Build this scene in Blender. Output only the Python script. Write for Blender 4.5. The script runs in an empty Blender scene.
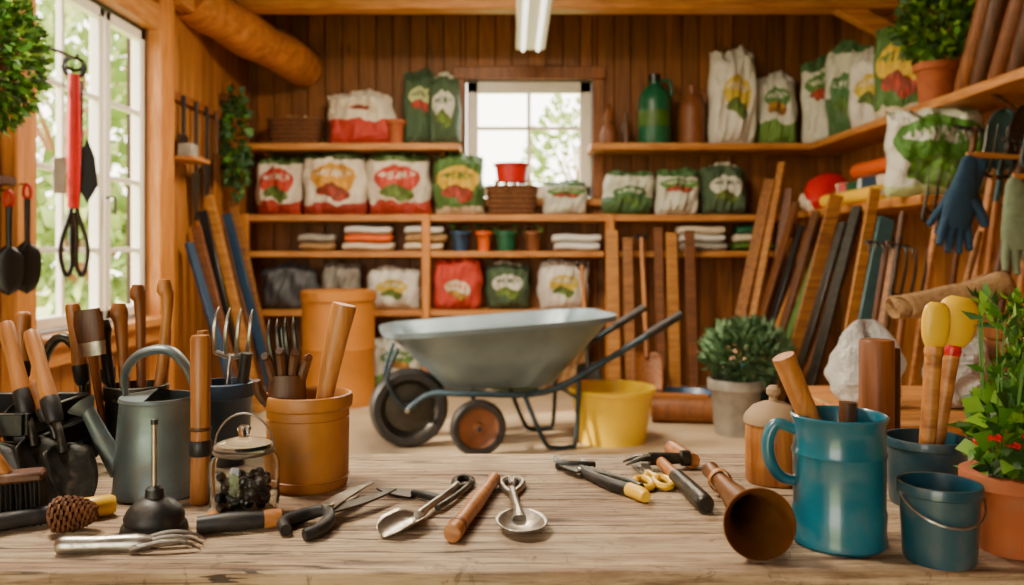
import bpy, bmesh, math, random
from mathutils import Vector, Matrix, Euler
R=random.Random(7)
I=Matrix.Identity(4)
pi=math.pi
sc=bpy.context.scene
def T(x,y,z): return Matrix.Translation((x,y,z))
def RX(a): return Matrix.Rotation(math.radians(a),4,'X')
def RY(a): return Matrix.Rotation(math.radians(a),4,'Y')
def RZ(a): return Matrix.Rotation(math.radians(a),4,'Z')
def C(h):
    raw=h.endswith('!'); h=h.strip('#!'); o=[]
    for i in (0,2,4):
        v=int(h[i:i+2],16)/255
        o.append(v/12.92 if v<=.04045 else ((v+.055)/1.055)**2.4)
    if not raw:
        l=.3*o[0]+.6*o[1]+.1*o[2]          # slightly richer pigments
        o=[min(1,max(.004,l+(q-l)*1.10))**1.12 for q in o]
    return (*o,1)
# ---------------------------------------------------------------- materials
def newmat(name,rough=.6,metal=0):
    m=bpy.data.materials.new(name); m.use_nodes=True; nt=m.node_tree
    b=nt.nodes['Principled BSDF']; b.inputs['Roughness'].default_value=rough; b.inputs['Metallic'].default_value=metal
    return m,nt,b
def setin(nt,sock,v):
    if isinstance(v,bpy.types.NodeSocket): nt.links.new(v,sock)
    else: sock.default_value=v
def mth(nt,op,a,b=0.0,c=None):
    n=nt.nodes.new('ShaderNodeMath'); n.operation=op
    setin(nt,n.inputs[0],a); setin(nt,n.inputs[1],b)
    if c is not None: setin(nt,n.inputs[2],c)
    return n.outputs[0]
def mixc(nt,f,a,b,bt='MIX'):
    n=nt.nodes.new('ShaderNodeMix'); n.data_type='RGBA'; n.blend_type=bt
    setin(nt,n.inputs[0],f); setin(nt,n.inputs[6],a); setin(nt,n.inputs[7],b); return n.outputs[2]
def coord(nt,kind='Object',scale=(1,1,1)):
    t=nt.nodes.new('ShaderNodeTexCoord'); mp=nt.nodes.new('ShaderNodeMapping')
    mp.inputs['Scale'].default_value=scale; nt.links.new(t.outputs[kind],mp.inputs[0]); return mp.outputs[0]
def noise(nt,vec,scale=5,detail=3,rough=.5,dist=0):
    n=nt.nodes.new('ShaderNodeTexNoise'); nt.links.new(vec,n.inputs['Vector'])
    n.inputs['Scale'].default_value=scale; n.inputs['Detail'].default_value=detail
    n.inputs['Roughness'].default_value=rough; n.inputs['Distortion'].default_value=dist
    return n.outputs['Fac']
def bump(nt,b,h,st=.3,d=.01):
    n=nt.nodes.new('ShaderNodeBump'); n.inputs['Strength'].default_value=st; n.inputs['Distance'].default_value=d
    nt.links.new(h,n.inputs['Height']); nt.links.new(n.outputs[0],b.inputs['Normal'])
def ramp(nt,f,lo,hi):
    n=nt.nodes.new('ShaderNodeMapRange'); setin(nt,n.inputs[0],f)
    n.inputs[1].default_value=lo; n.inputs[2].default_value=hi; return n.outputs[0]
def sh(c,k): return (c[0]*k,c[1]*k,c[2]*k,1)
def plain(name,h,rough=.5,metal=0,var=.25,ns=14,bs=.15,coat=0,dust=0):
    m,nt,b=newmat(name,rough,metal); c=C(h); v=coord(nt)
    f=ramp(nt,noise(nt,v,ns,4),.3,.7)
    cc=mixc(nt,f,sh(c,1-var),sh(c,1+var*.6))
    if dust:
        d=ramp(nt,noise(nt,v,ns*2.3,6,.7,.5),.5,.75)
        cc=mixc(nt,mth(nt,'MULTIPLY',d,dust),cc,C('#8f7a62'))
        nt.links.new(mth(nt,'ADD',mth(nt,'MULTIPLY',d,.35),rough),b.inputs['Roughness'])
    nt.links.new(cc,b.inputs['Base Color'])
    if bs: bump(nt,b,noise(nt,v,ns*4,3),bs,.004)
    if coat: b.inputs['Coat Weight'].default_value=coat
    return m
def wood(name,h1,h2,axis=2,rough=.5,s=1.0,bs=.25):
    m,nt,b=newmat(name,rough); sc_=[26*s]*3; sc_[axis]=2.2*s
    v=coord(nt,'Object',tuple(sc_)); g=noise(nt,v,1.6,5,.6,.6); g2=noise(nt,v,5,3,.6)
    f=ramp(nt,g,.32,.68)
    c=mixc(nt,f,C(h1),C(h2)); c=mixc(nt,mth(nt,'MULTIPLY',ramp(nt,g2,.55,.8),.45),c,sh(C(h1),.45))
    nt.links.new(c,b.inputs['Base Color']); bump(nt,b,g2,bs,.003); return m
def benchmat():
    m,nt,b=newmat('weathered_bench',.62)
    v=coord(nt,'Object',(1.3,15,15)); g=noise(nt,v,2.0,8,.65,.9)
    fine=noise(nt,coord(nt,'Object',(6,90,90)),1.5,6,.7,.3)
    st=noise(nt,coord(nt,'Object',(2.2,3.5,3)),1.6,5,.6,.4)
    c=mixc(nt,ramp(nt,g,.34,.66),C('#8d7056'),C('#d6bf9f'))
    c=mixc(nt,mth(nt,'MULTIPLY',ramp(nt,fine,.50,.66),.85),c,C('#644c38'))
    c=mixc(nt,mth(nt,'MULTIPLY',ramp(nt,st,.5,.72),.65),c,C('#b3a794'))
    c=mixc(nt,mth(nt,'MULTIPLY',ramp(nt,st,.48,.32),.6),c,C('#6f523a'))
    cr=noise(nt,coord(nt,'Object',(1.1,36,36)),1.3,3,.5,.5)
    ck=mth(nt,'LESS_THAN',mth(nt,'ABSOLUTE',mth(nt,'SUBTRACT',cr,.5)),.014)
    msk=ramp(nt,noise(nt,coord(nt),3.1,2),.44,.50)
    ck=mth(nt,'MULTIPLY',ck,msk)
    c=mixc(nt,mth(nt,'MULTIPLY',ck,.9),c,C('#2c1d15'))
    vo=nt.nodes.new('ShaderNodeTexVoronoi'); nt.links.new(coord(nt,'Object',(3.2,8,6)),vo.inputs['Vector']); vo.inputs['Scale'].default_value=1
    kn=ramp(nt,vo.outputs['Distance'],.15,.06); c=mixc(nt,mth(nt,'MULTIPLY',kn,.85),c,C('#452d1b'))
    vs=noise(nt,coord(nt,'Object',(9,9,9)),2.0,7,.75,1.5); c=mixc(nt,mth(nt,'MULTIPLY',ramp(nt,vs,.57,.64),.6),c,C('#54402c'))
    nt.links.new(c,b.inputs['Base Color'])
    nt.links.new(mth(nt,'ADD',mth(nt,'MULTIPLY',fine,.4),.38),b.inputs['Roughness'])
    h=mth(nt,'SUBTRACT',mth(nt,'ADD',g,mth(nt,'MULTIPLY',fine,.8)),mth(nt,'MULTIPLY',ck,1.5))
    bump(nt,b,h,.9,.006); return m
def planks(name,axis,w,h1,h2,grain=2,rough=.55,knots=True):
    m,nt,b=newmat(name,rough); t=nt.nodes.new('ShaderNodeTexCoord'); s=nt.nodes.new('ShaderNodeSeparateXYZ')
    nt.links.new(t.outputs['Object'],s.inputs[0])
    idx=mth(nt,'FLOOR',mth(nt,'DIVIDE',s.outputs[axis],w))
    wn=nt.nodes.new('ShaderNodeTexWhiteNoise'); wn.noise_dimensions='1D'; nt.links.new(idx,wn.inputs['W'])
    sv=[9]*3; sv[grain]=.8
    mp=nt.nodes.new('ShaderNodeMapping'); mp.inputs['Scale'].default_value=sv; nt.links.new(t.outputs['Object'],mp.inputs[0])
    cb=nt.nodes.new('ShaderNodeCombineXYZ')
    for k in range(3): nt.links.new(mth(nt,'MULTIPLY',idx,3.7),cb.inputs[k])
    nt.links.new(cb.outputs[0],mp.inputs['Location'])
    g=noise(nt,mp.outputs[0],1.8,6,.6,1.2); f=ramp(nt,g,.3,.7)
    c=mixc(nt,f,C(h1),C(h2))
    c=mixc(nt,mth(nt,'MULTIPLY',wn.outputs[0],.55),c,sh(C(h1),.5))
    if knots:
        vo=nt.nodes.new('ShaderNodeTexVoronoi'); k=[4.5]*3; k[grain]=1.6
        nt.links.new(coord(nt,'Object',tuple(k)),vo.inputs['Vector']); vo.inputs['Scale'].default_value=1
        kn=ramp(nt,vo.outputs['Distance'],.14,.05)
        c=mixc(nt,mth(nt,'MULTIPLY',kn,.8),c,sh(C(h1),.2))
    nt.links.new(c,b.inputs['Base Color']); bump(nt,b,g,.25,.004); return m
def bag(name,base,bot,top,lab,acc,zb=.2,zt=.82,ea=.34,eb=.2,cz=.52,rough=.42):
    m,nt,b=newmat(name,rough); t=nt.nodes.new('ShaderNodeTexCoord'); s=nt.nodes.new('ShaderNodeSeparateXYZ')
    nt.links.new(t.outputs['Generated'],s.inputs[0]); x=s.outputs[0]; z=s.outputs[2]
    nz=noise(nt,t.outputs['Generated'],3,2)
    wz=mth(nt,'ADD',z,mth(nt,'MULTIPLY',mth(nt,'SUBTRACT',nz,.5),.22))
    c=mixc(nt,mth(nt,'LESS_THAN',wz,zb),C(base),C(bot))
    c=mixc(nt,mth(nt,'GREATER_THAN',wz,zt),c,C(top))
    def ell(cx,cz_,a,bb):
        dx=mth(nt,'POWER',mth(nt,'ABSOLUTE',mth(nt,'DIVIDE',mth(nt,'SUBTRACT',x,cx),a)),2.0)
        dz=mth(nt,'POWER',mth(nt,'ABSOLUTE',mth(nt,'DIVIDE',mth(nt,'SUBTRACT',wz,cz_),bb)),2.0)
        return mth(nt,'LESS_THAN',mth(nt,'ADD',dx,dz),1.0)
    c=mixc(nt,ell(.5,cz,ea,eb),c,C(lab))
    tn=nt.nodes.new('ShaderNodeTexNoise'); tn.inputs['Scale'].default_value=1
    nt.links.new(coord(nt,'Generated',(30,0,9)),tn.inputs['Vector'])
    txt=mth(nt,'MULTIPLY',mth(nt,'GREATER_THAN',tn.outputs['Fac'],.5),ell(.5,cz+eb*.25,ea*.8,eb*.30))
    c=mixc(nt,txt,c,sh(C(base),.95))
    vo=nt.nodes.new('ShaderNodeTexVoronoi'); nt.links.new(coord(nt,'Generated',(11,0,9)),vo.inputs['Vector']); vo.inputs['Scale'].default_value=1
    pc=mixc(nt,ramp(nt,vo.outputs['Distance'],.1,.6),C(acc),sh(C(acc),.35))
    c=mixc(nt,ell(.5,cz-eb*1.0,ea*.75,eb*.5),c,pc)
    c=mixc(nt,.16,c,C('#a08a6e'))
    nt.links.new(c,b.inputs['Base Color'])
    bump(nt,b,noise(nt,t.outputs['Generated'],6,5,.6,1.2),.9,.05); return m
# ---------------------------------------------------------------- builder
def catmull(P,n):
    if n<=1: return P
    Q=[P[0]]+list(P)+[P[-1]]; out=[]
    for i in range(1,len(Q)-2):
        p0,p1,p2,p3=[Vector(q) for q in Q[i-1:i+3]]
        for k in range(n):
            t=k/n
            out.append(.5*((2*p1)+(p2-p0)*t+(2*p0-5*p1+4*p2-p3)*t*t+(3*p1-p0-3*p2+p3)*t**3))
    out.append(Vector(Q[-2])); return out
class B:
    def __init__(s,name): s.n=name; s.bm=bmesh.new(); s.m=[]
    def mi(s,m):
        if m not in s.m: s.m.append(m)
        return s.m.index(m)
    def face(s,vs,i):
        try: f=s.bm.faces.new(vs); f.material_index=i; f.smooth=True
        except ValueError: pass
    def loft(s,rings,m,cap0=False,cap1=False,closed=True):
        i=s.mi(m); rr=[[s.bm.verts.new(v) for v in r] for r in rings]
        for a,b in zip(rr,rr[1:]):
            la,lb=len(a),len(b); n=max(la,lb)
            if n==1: continue
            for k in range(n if closed else n-1):
                k2=(k+1)%n
                if la==1: s.face([a[0],b[k2],b[k]],i)
                elif lb==1: s.face([a[k],a[k2],b[0]],i)
                else: s.face([a[k],a[k2],b[k2],b[k]],i)
        if cap0 and len(rr[0])>2: s.face(rr[0][::-1],i)
        if cap1 and len(rr[-1])>2: s.face(rr[-1],i)
        return s
    def lathe(s,prof,m,M=I,seg=32):
        return s.loft([[M@Vector((0,0,z))] if r<1e-6 else [M@Vector((r*math.cos(2*pi*k/seg),r*math.sin(2*pi*k/seg),z)) for k in range(seg)] for r,z in prof],m)
    def tube(s,pts,r,m,seg=10,sm=1,flat=1.0,closed=False,M=I,up=None):
        if not hasattr(r,'__len__'): r=[r]*len(pts)
        P=[(*p,q) for p,q in zip(pts,r)]
        if closed: P=P+[P[0]]
        P=catmull(P,sm) if sm>1 else [Vector(p) for p in P]
        if closed: P=P[:-1]
        V=[Vector(p[:3]) for p in P]; rad=[p[3] for p in P]; n=len(V); rings=[]
        t0=(V[1]-V[0]).normalized()
        u=Vector(up) if up else (Vector((0,0,1)) if abs(t0.z)<.9 else Vector((1,0,0)))
        for k in range(n):
            if closed: t=(V[(k+1)%n]-V[k-1])
            else: t=V[min(k+1,n-1)]-V[max(k-1,0)]
            t.normalize(); u=(u-t*u.dot(t)).normalized(); w=t.cross(u)
            rings.append([M@(V[k]+(w*math.cos(a)+u*math.sin(a)*flat)*rad[k]) for a in [2*pi*j/seg for j in range(seg)]])
        if closed: rings.append(rings[0])
        return s.loft(rings,m,not closed,not closed)
    def box(s,c,d,m,M=I,bev=0.0):
        i=s.mi(m); r=bmesh.ops.create_cube(s.bm,size=1,matrix=M@Matrix.Translation(c)@Matrix.Diagonal((*d,1)))
        fs={f for v in r['verts'] for f in v.link_faces}
        for f in fs: f.material_index=i
        if bev>0:
            es=list({e for v in r['verts'] for e in v.link_edges})
            bmesh.ops.bevel(s.bm,geom=es,offset=bev,segments=1,affect='EDGES',material=-1)
        return s
    def plate(s,out,t,m,M=I):
        return s.loft([[M@Vector((x,y,0)) for x,y in out],[M@Vector((x,y,t)) for x,y in out]],m,True,True)
    def surf(s,fn,nu,nv,m,M=I):
        return s.loft([[M@Vector(fn(i/nu,j/nv)) for j in range(nv+1)] for i in range(nu+1)],m,closed=False)
    def leaf(s,p,d,size,m,wid=.4):
        i=s.mi(m); d=d.normalized(); q=d.cross(Vector((R.uniform(-1,1),R.uniform(-1,1),R.uniform(-1,1))))
        if q.length<1e-3: q=Vector((1,0,0))
        q.normalize(); n=d.cross(q)
        a=s.bm.verts.new(p); b1=s.bm.verts.new(p+d*size*.5+q*size*wid+n*size*.08); b2=s.bm.verts.new(p+d*size*.5-q*size*wid+n*size*.08)
        mid=s.bm.verts.new(p+d*size*.5); e=s.bm.verts.new(p+d*size-n*size*.15)
        s.face([a,b1,mid],i); s.face([a,mid,b2],i); s.face([mid,b1,e],i); s.face([b2,mid,e],i)
    def foliage(s,c,rad,n,size,mats,wid=.35,upb=.3):
        for k in range(n):
            v=Vector((R.gauss(0,1),R.gauss(0,1),R.gauss(0,1))).normalized()
            q=R.uniform(.35,1)**.6
            p=Vector((c[0]+v.x*rad[0]*q,c[1]+v.y*rad[1]*q,c[2]+v.z*rad[2]*q))
            d=v+Vector((R.uniform(-.6,.6),R.uniform(-.6,.6),R.uniform(-.5,.5)+upb))
            s.leaf(p,d,size*R.uniform(.6,1.3),R.choice(mats),wid)
        return s
    def done(s,M=I,ang=38,solid=0):
        bmesh.ops.recalc_face_normals(s.bm,faces=s.bm.faces[:])
        me=bpy.data.meshes.new(s.n); s.bm.to_mesh(me); s.bm.free()
        for m in s.m: me.materials.append(m)
        me.polygons.foreach_set('use_smooth',[True]*len(me.polygons)); me.set_sharp_from_angle(angle=math.radians(ang))
        o=bpy.data.objects.new(s.n,me); sc.collection.objects.link(o); o.matrix_world=M
        if solid:
            md=o.modifiers.new('sol','SOLIDIFY'); md.thickness=solid; md.offset=0
        return o
def along(p0,p1,roll=0):
    p0=Vector(p0); p1=Vector(p1); x=(p1-p0).normalized()
    z=Vector((0,0,1)) if abs(x.z)<.95 else Vector((0,-1,0))
    y=z.cross(x).normalized(); z=x.cross(y)
    M=Matrix((x,y,z)).transposed().to_4x4(); return Matrix.Translation(p0)@M@RX(roll)
# ---------------------------------------------------------------- palette
W_BACK=planks('pine_cladding_back',0,.15,'#71481f','#a8703a')
W_SIDE=planks('pine_cladding_side',1,.15,'#8a5a2a','#bb8248')
W_CEIL=planks('pine_ceiling',0,.18,'#5a3314','#84501f',grain=1)
TRIM=wood('orange_pine_trim','#a86a32','#d69a58',2)
TRIMX=wood('orange_pine_x','#9c6534','#cf985c',0)
TRIMY=wood('orange_pine_y','#9c6534','#cf985c',1)
LOG=wood('log_wood','#9a6230','#cc8c4e',0,s=.4,bs=.15)
BEN=benchmat()
HAN=wood('handle_wood','#8a5328','#c79058',0,.45)
HANZ=wood('handle_wood_upright','#8a5328','#c79058',2,.45)
DKW=wood('dark_wood','#3e2412','#6e4422',2,.5)
BRN=wood('brown_wood','#6b3f1e','#9a6434',2,.5)
WHITE=plain('white_paint','#e9e4d8',.5,var=.06)
STEEL=plain('tool_steel','#b2ada3',.3,.95,.3,30,.1,dust=.4)
DSTEEL=plain('dark_steel','#4c4b46',.38,.85,.3,30,.15,dust=.3)
GALV=plain('galvanised_metal','#7c898c',.42,.7,.35,12,.15,dust=.4)
BARROW=plain('barrow_grey_paint','#7d8d95',.34,.45,.22,5,.05,dust=.15)
BFRAME=plain('barrow_frame','#33454e',.45,.4)
BLK=plain('black_rubber','#1d1d1e',.5,0,.2,20,.1,dust=.2)
BLKP=plain('black_plastic','#17191c',.35,0,.15)
YEL=plain('yellow_plastic','#edbb1c!',.4,0,.06,6,.03)
BYEL=plain('bright_yellow_plastic','#e8bf14!',.4,0,.05,6,.03)
ORG=plain('orange_plastic','#d86c1a',.4,0,.1)
RED=plain('red_paint','#c2281e',.35,0,.1)
TEAL=plain('teal_enamel','#1a6a7c',.28,0,.18,8,.04,coat=.4,dust=.2)
NAVY=plain('slate_blue_enamel','#224c5a',.35,0,.15,8,.04,coat=.3,dust=.3)
TERRA=plain('terracotta','#a8603a',.75,0,.25,12,.25,dust=.5)
TAN=plain('tan_pot_glaze','#b98044',.5,0,.32,11,.25,dust=.5)
SOIL=plain('soil','#2c1c10',.95,0,.5,40,1)
FLOOR=plain('concrete_floor','#c0ad92',.6,0,.2,2.5,.12)
STONE=plain('stone_lid','#a68d70',.7,0,.2)
BURL=plain('burlap','#ad8c64',.95,0,.35,60,.9)
BRONZE=plain('horn_bronze','#85592e',.38,.5,.4,11,.1,dust=.25)
DRUM=plain('fibre_drum','#b87c3a',.6,0,.15,5,.1)
NGLV=plain('navy_glove_fabric','#2f4d66',.9,0,.2,40,.5)
GGLV=plain('green_glove_fabric','#7d8b72',.9,0,.2,40,.5)
CRM=plain('cream_fabric','#d8cbb2',.9,0,.15,20,.5)
WPL=plain('white_plastic_sack','#d8d8d2',.4,0,.08,6,.5)
BLUE=plain('dark_blue_paint','#2a4660',.45)
GRNP=plain('green_paint','#4c6b2a',.5)
GREYP=plain('grey_pot','#a39f95',.7)
DGRN=plain('green_bottle_plastic','#215f42',.35)
BRJ=plain('brown_stoneware','#7c4e2e',.5)
WICK=plain('wicker','#6e4829',.8,0,.5,60,1)
L1=plain('leaf_green','#4f7a2c',.55,0,.3,10,0); L2=plain('leaf_light','#86a842',.55,0,.3,10,0); L3=plain('leaf_dark','#365824',.6,0,.3,10,0)
L4=plain('leaf_sage','#64805c',.7,0,.25,10,0); L5=plain('leaf_sage_dark','#40603e',.7,0,.25,10,0)
LO1=plain('tree_leaf_outdoor','#98a562',.7,0,.2,3,0); LO2=plain('tree_leaf_outdoor_b','#7a9048',.7,0,.2,3,0)
FLR=plain('red_petal','#d4202a',.5)
CONE=plain('pinecone_scale','#744a2a',.7,0,.4,60,.2)
LAWN=plain('lawn','#b4bc80',.9,0,.2,3,.2)
mg,ntg,bg=newmat('jar_glass',.02); bg.inputs['Transmission Weight'].default_value=1; bg.inputs['IOR'].default_value=1.3; bg.inputs['Base Color'].default_value=(.93,.97,.95,1)
ntg.nodes.new('ShaderNodeTexNoise')
GLASS=mg
me_,nte,be=newmat('lamp_tube'); be.inputs['Emission Color'].default_value=(1,.93,.8,1); be.inputs['Emission Strength'].default_value=3
LAMP=me_
# ---------------------------------------------------------------- room
XL,XR,YB,ZC=-2.31,2.9,7.5,3.4
b=B('floor'); b.box(((XL+XR)/2,3,-.05),(XR-XL+.4,9.4,.1),FLOOR); b.done()
b=B('ceiling')
x=XL-.1
while x<XR+.1:
    b.box((x+.09,3,ZC+.03),(.174,9.2,.05),W_CEIL,bev=.006); x+=.18
for y in (1.2,3.0,4.8,6.45): b.box(((XL+XR)/2,y,3.11 if y>6 else 3.28),(XR-XL,.16,.2),TRIMX,bev=.01)
b.box((.35,0,0),(.9,.1,.12),TRIMX,M=along((2.86,6.45,2.85),(2.3,6.45,3.15)),bev=.008)
b.done()
def clad(name,u0,u1,z0,z1,holes,put,mat,w=.15):
    b=B(name); u=math.floor(u0/w)*w
    while u<u1-1e-4:
        a,c=max(u,u0),min(u+w,u1)
        cuts=sorted({a,c}|{h for H in holes for h in H[:2] if a<h<c})
        for p,q in zip(cuts,cuts[1:]):
            if q-p<.004: continue
            sg=[(z0,z1)]
            for H in holes:
                if p>=H[0]-1e-4 and q<=H[1]+1e-4: sg=[(z0,H[2]),(H[3],z1)]
            for s0,s1 in sg:
                if s1-s0>.01: put(b,(p+q)/2,(s0+s1)/2,q-p,s1-s0,mat)
        u+=w
    return b
WBK=plain('wall_backing','#3a2413',.9)
def holes_backing(b,u0,u1,z0,z1,H,f):
    if not H: f(b,(u0+u1)/2,(z0+z1)/2,u1-u0,z1-z0); return
    h=H[0]
    f(b,(u0+h[0])/2,(z0+z1)/2,h[0]-u0,z1-z0); f(b,(h[1]+u1)/2,(z0+z1)/2,u1-h[1],z1-z0)
    if h[2]>z0+.01: f(b,(h[0]+h[1])/2,(z0+h[2])/2,h[1]-h[0],h[2]-z0)
    f(b,(h[0]+h[1])/2,(h[3]+z1)/2,h[1]-h[0],z1-h[3])
HB=[(-.41,.71,1.66,2.70)]; HL=[(4.02,5.40,.78,2.60)]; HF=[(-2.1,-.4,0,2.3)]
b=clad('wall_back',XL,XR,0,ZC,HB,lambda b,u,z,du,dz,m:b.box((u,YB+.01,z),(du-.008,.02,dz),m,bev=.003),W_BACK)
holes_backing(b,XL-.14,XR+.14,0,ZC,HB,lambda b,u,z,du,dz:b.box((u,YB+.08,z),(du,.12,dz),WBK)); b.done()
b=clad('wall_front',XL,XR,0,ZC,HF,lambda b,u,z,du,dz,m:b.box((u,-1.51,z),(du-.008,.02,dz),m,bev=.003),W_BACK)  # unseen wall behind camera, added to cut fill; doorway shapes the light
holes_backing(b,XL-.14,XR+.14,0,ZC,HF,lambda b,u,z,du,dz:b.box((u,-1.58,z),(du,.12,dz),WBK)); b.done()
b=clad('wall_left',-1.5,YB,0,ZC,HL,lambda b,u,z,du,dz,m:b.box((XL-.01,u,z),(.02,du-.008,dz),m,bev=.003),W_SIDE)
holes_backing(b,-1.5,YB,0,ZC,HL,lambda b,u,z,du,dz:b.box((XL-.08,u,z),(.12,du,dz),WBK)); b.done()
b=clad('wall_right',-1.5,YB,0,ZC,[],lambda b,u,z,du,dz,m:b.box((XR+.01,u,z),(.02,du-.008,dz),m,bev=.003),W_SIDE)
holes_backing(b,-1.5,YB,0,ZC,[],lambda b,u,z,du,dz:b.box((XR+.08,u,z),(.12,du,dz),WBK)); b.done()
b=B('window_1')
X0=XL-.05
def fr(y0,y1,z0,z1,t=.05,bars=(),vb=()):
    b.box((X0,(y0+y1)/2,z0+t/2),(.06,y1-y0,t),WHITE,bev=.006); b.box((X0,(y0+y1)/2,z1-t/2),(.06,y1-y0,t),WHITE,bev=.006)
    b.box((X0,y0+t/2,(z0+z1)/2),(.06,t,z1-z0),WHITE,bev=.006); b.box((X0,y1-t/2,(z0+z1)/2),(.06,t,z1-z0),WHITE,bev=.006)
    for z in bars: b.box((X0,(y0+y1)/2,z),(.035,y1-y0-.02,.028),WHITE,bev=.004)
    for v in vb: b.box((X0,v,(z0+z1)/2),(.035,.028,z1-z0-.02),WHITE,bev=.004)
fr(4.03,4.86,.8,2.58,.06,(1.2,1.62,2.06),(4.44,))
fr(4.88,5.39,.8,2.58,.06,(1.2,1.62,2.06),())
b.tube([(XL+.0,4.84,1.5),(XL+.05,4.84,1.5),(XL+.05,4.84,1.4)],.009,DSTEEL)
b.done()
b=B('trim_1')
b.box((XL+.03,5.52,1.7),(.09,.22,3.4),TRIM,bev=.01); b.box((XL+.03,3.93,1.7),(.08,.17,3.4),TRIM,bev=.01)
b.box((XL+.03,4.71,2.68),(.08,1.38,.16),TRIMY,bev=.008)
b.box((XL+.05,4.71,.755),(.16,1.38,.05),TRIMY,bev=.008)
b.box((XL+.06,4.71,.68),(.05,1.38,.1),TRIMY,bev=.005)
b.box((XL+.05,1.2,2.92),(.14,5.2,.2),TRIMY,bev=.01)
b.box((XL+.05,6.3,2.92),(.14,1.3,.16),TRIMY,bev=.01)
b.done()
b=B('window_2')
Y0=YB+.06
x0,x1,z0,z1=-.40,.70,1.67,2.69
for c,d in (((x0+.05,Y0,2.18),(.1,.07,1.02)),((x1-.05,Y0,2.18),(.1,.07,1.02)),((.15,Y0,z0+.05),(1.1,.07,.1)),((.15,Y0,z1-.05),(1.1,.07,.1)),
            ((.15,Y0,2.18),(.035,.04,1.0)),((.15,Y0,2.28),(1.0,.04,.035))): b.box(c,d,WHITE,bev=.006)
b.done()
b=B('trim_2')
b.box((-.46,YB-.02,2.18),(.10,.05,1.04),BRN,bev=.006); b.box((.76,YB-.02,2.18),(.10,.05,1.04),BRN,bev=.006)
b.box((.15,YB-.025,2.755),(1.34,.06,.11),BRN,bev=.006); b.box((.15,YB-.03,1.62),(1.32,.09,.06),TRIMX,bev=.006)
b.done()
b=B('log_beam'); M=along((-2.28,5.9,2.97),(-1.80,7.46,2.78))
b.tube([(k*1.62/8,.012*math.sin(k*1.7),.01*math.cos(k)) for k in range(9)],[.17+.008*math.sin(k*2.2) for k in range(9)],LOG,seg=20,M=M,sm=3); b.done(ang=50)
b=B('tube_light')
b.box((.15,6.1,2.86),(.24,1.7,.05),WHITE,bev=.01); b.box((.15,6.1,2.89),(.12,1.6,.06),WHITE,bev=.01)
for x in (.09,.21): b.tube([(x,5.3,2.825),(x,6.9,2.825)],.016,LAMP,seg=12)
for y in (5.5,6.3): b.tube([(.15,y,2.9),(.15,y,3.38)],.006,DSTEEL,seg=6)
b.done()
def shelf(name,boxes):
    b=B(name)
    for c,d in boxes: b.box(c,d,TRIMX if d[0]>d[1] else TRIMY,bev=.006)
    return b
SD=.38; SY=YB-SD/2
b=shelf('wall_shelf',[((-1.36,SY,2.07),(1.84,SD,.055))])
for x in (-2.1,-.6): b.plate([(0,0),(-.3,0),(0,-.25)],.03,BRN,T(x,YB-.01,2.04)@Matrix(((0,0,1,0),(1,0,0,0),(0,1,0,0),(0,0,0,1))))
b.done()
b=shelf('wall_shelf',[((1.77,SY,2.07),(2.22,SD,.055)),((2.70,5.62,2.07),(.4,3.0,.055))])
for y in (4.6,5.9): b.tube([(2.87,y,1.85),(2.6,y,2.05)],.014,DKW,seg=6)
b.done()
b=shelf('storage_shelf',[((.28,SY,1.47),(5.14,SD,.055)),((-.76,SY,1.165),(3.06,SD,.05)),((1.68,SY,1.165),(1.55,SD,.05)),((-.74,SY,.67),(3.05,SD,.05))])
for x in (-2.24,-.72,.82,2.42):
    b.box((x,YB-SD-.005,.75 if x<.9 else .73),(.07,.05,1.50 if x<.9 else 1.46),TRIM,bev=.006)
b.done()
b=shelf('wall_shelf',[((2.62,6.0,1.49),(.56,2.24,.055))])
for y in (5.2,6.3): b.tube([(2.87,y,1.25),(2.5,y,1.46)],.014,DKW,seg=6)
b.done()
# ---------------------------------------------------------------- sacks
def sack(name,x,y,z,w,h,d,m,rz=0,rx=0,top=.1,seed=0,M0=None):
    b=B(name); n=34; mm=24; sd=seed*1.7+w*9
    def P(u,v,s):
        U=2*u-1; V=v
        hw=w/2*(.94+.06*math.sin(pi*V))
        tv=(max(0,1-abs(2*V-1)**5))**.5
        if V>1-top: tv=min(tv,.10+.25*(1-V)/top)
        if V<.06: tv=max(tv,.35*(1-abs(U)**6))
        tu=max(0,1-abs(U)**3.5)**.55
        t=d/2*tu*tv*(1+.13*math.sin(7*U+sd+5*V)+.10*math.sin(11*V+sd*2-4*U)+.06*math.sin(19*U-9*V+sd))
        X=U*hw*(1+.03*math.sin(13*V+sd)); Z=V*h*(1+.035*math.sin(4*U+sd)-(.08*abs(U)**3 if V>.5 else 0)+(.012*math.sin(23*U+sd) if V>1-top else 0))
        Yw=.12*d*math.sin(13*U+sd) if V>1-top else 0
        return (X+.03*w*math.sin(3*V+sd),s*t+Yw*tu,max(Z,0))
    b.surf(lambda u,v:P(u,v,-1),n,mm,m); b.surf(lambda u,v:P(u,v,1),n,mm,m)
    bmesh.ops.remove_doubles(b.bm,verts=b.bm.verts[:],dist=.0006)
    return b.done(M0 if M0 is not None else T(x,y,z)@RZ(rz)@RX(rx),ang=70)
bRed=bag('bag_print_red','#e9dfcf','#b8302a','#3d6b32','#c8352c','#6d9a3a',.2,.80)
bRed2=bag('bag_print_red_b','#eee4d2','#a8282c','#2f5a30','#e0a832','#c23a24',.17,.80)
bGrn=bag('bag_print_green','#3f7a36','#e8dcc0','#2f6b3a','#e5c23c','#cc3a28',.12,.9,.4,.2)
bWG=bag('bag_print_white_green','#dfe3d2','#2f6f42','#3a7a4a','#2f7a48','#5c9a3a',.38,.85,.32,.16,.45)
bWG2=bag('bag_print_white_leaf','#e4e6d8','#e4e6d8','#3a7a4a','#4a8a3a','#cf4a2a',.04,.78,.42,.12,.62)
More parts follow.
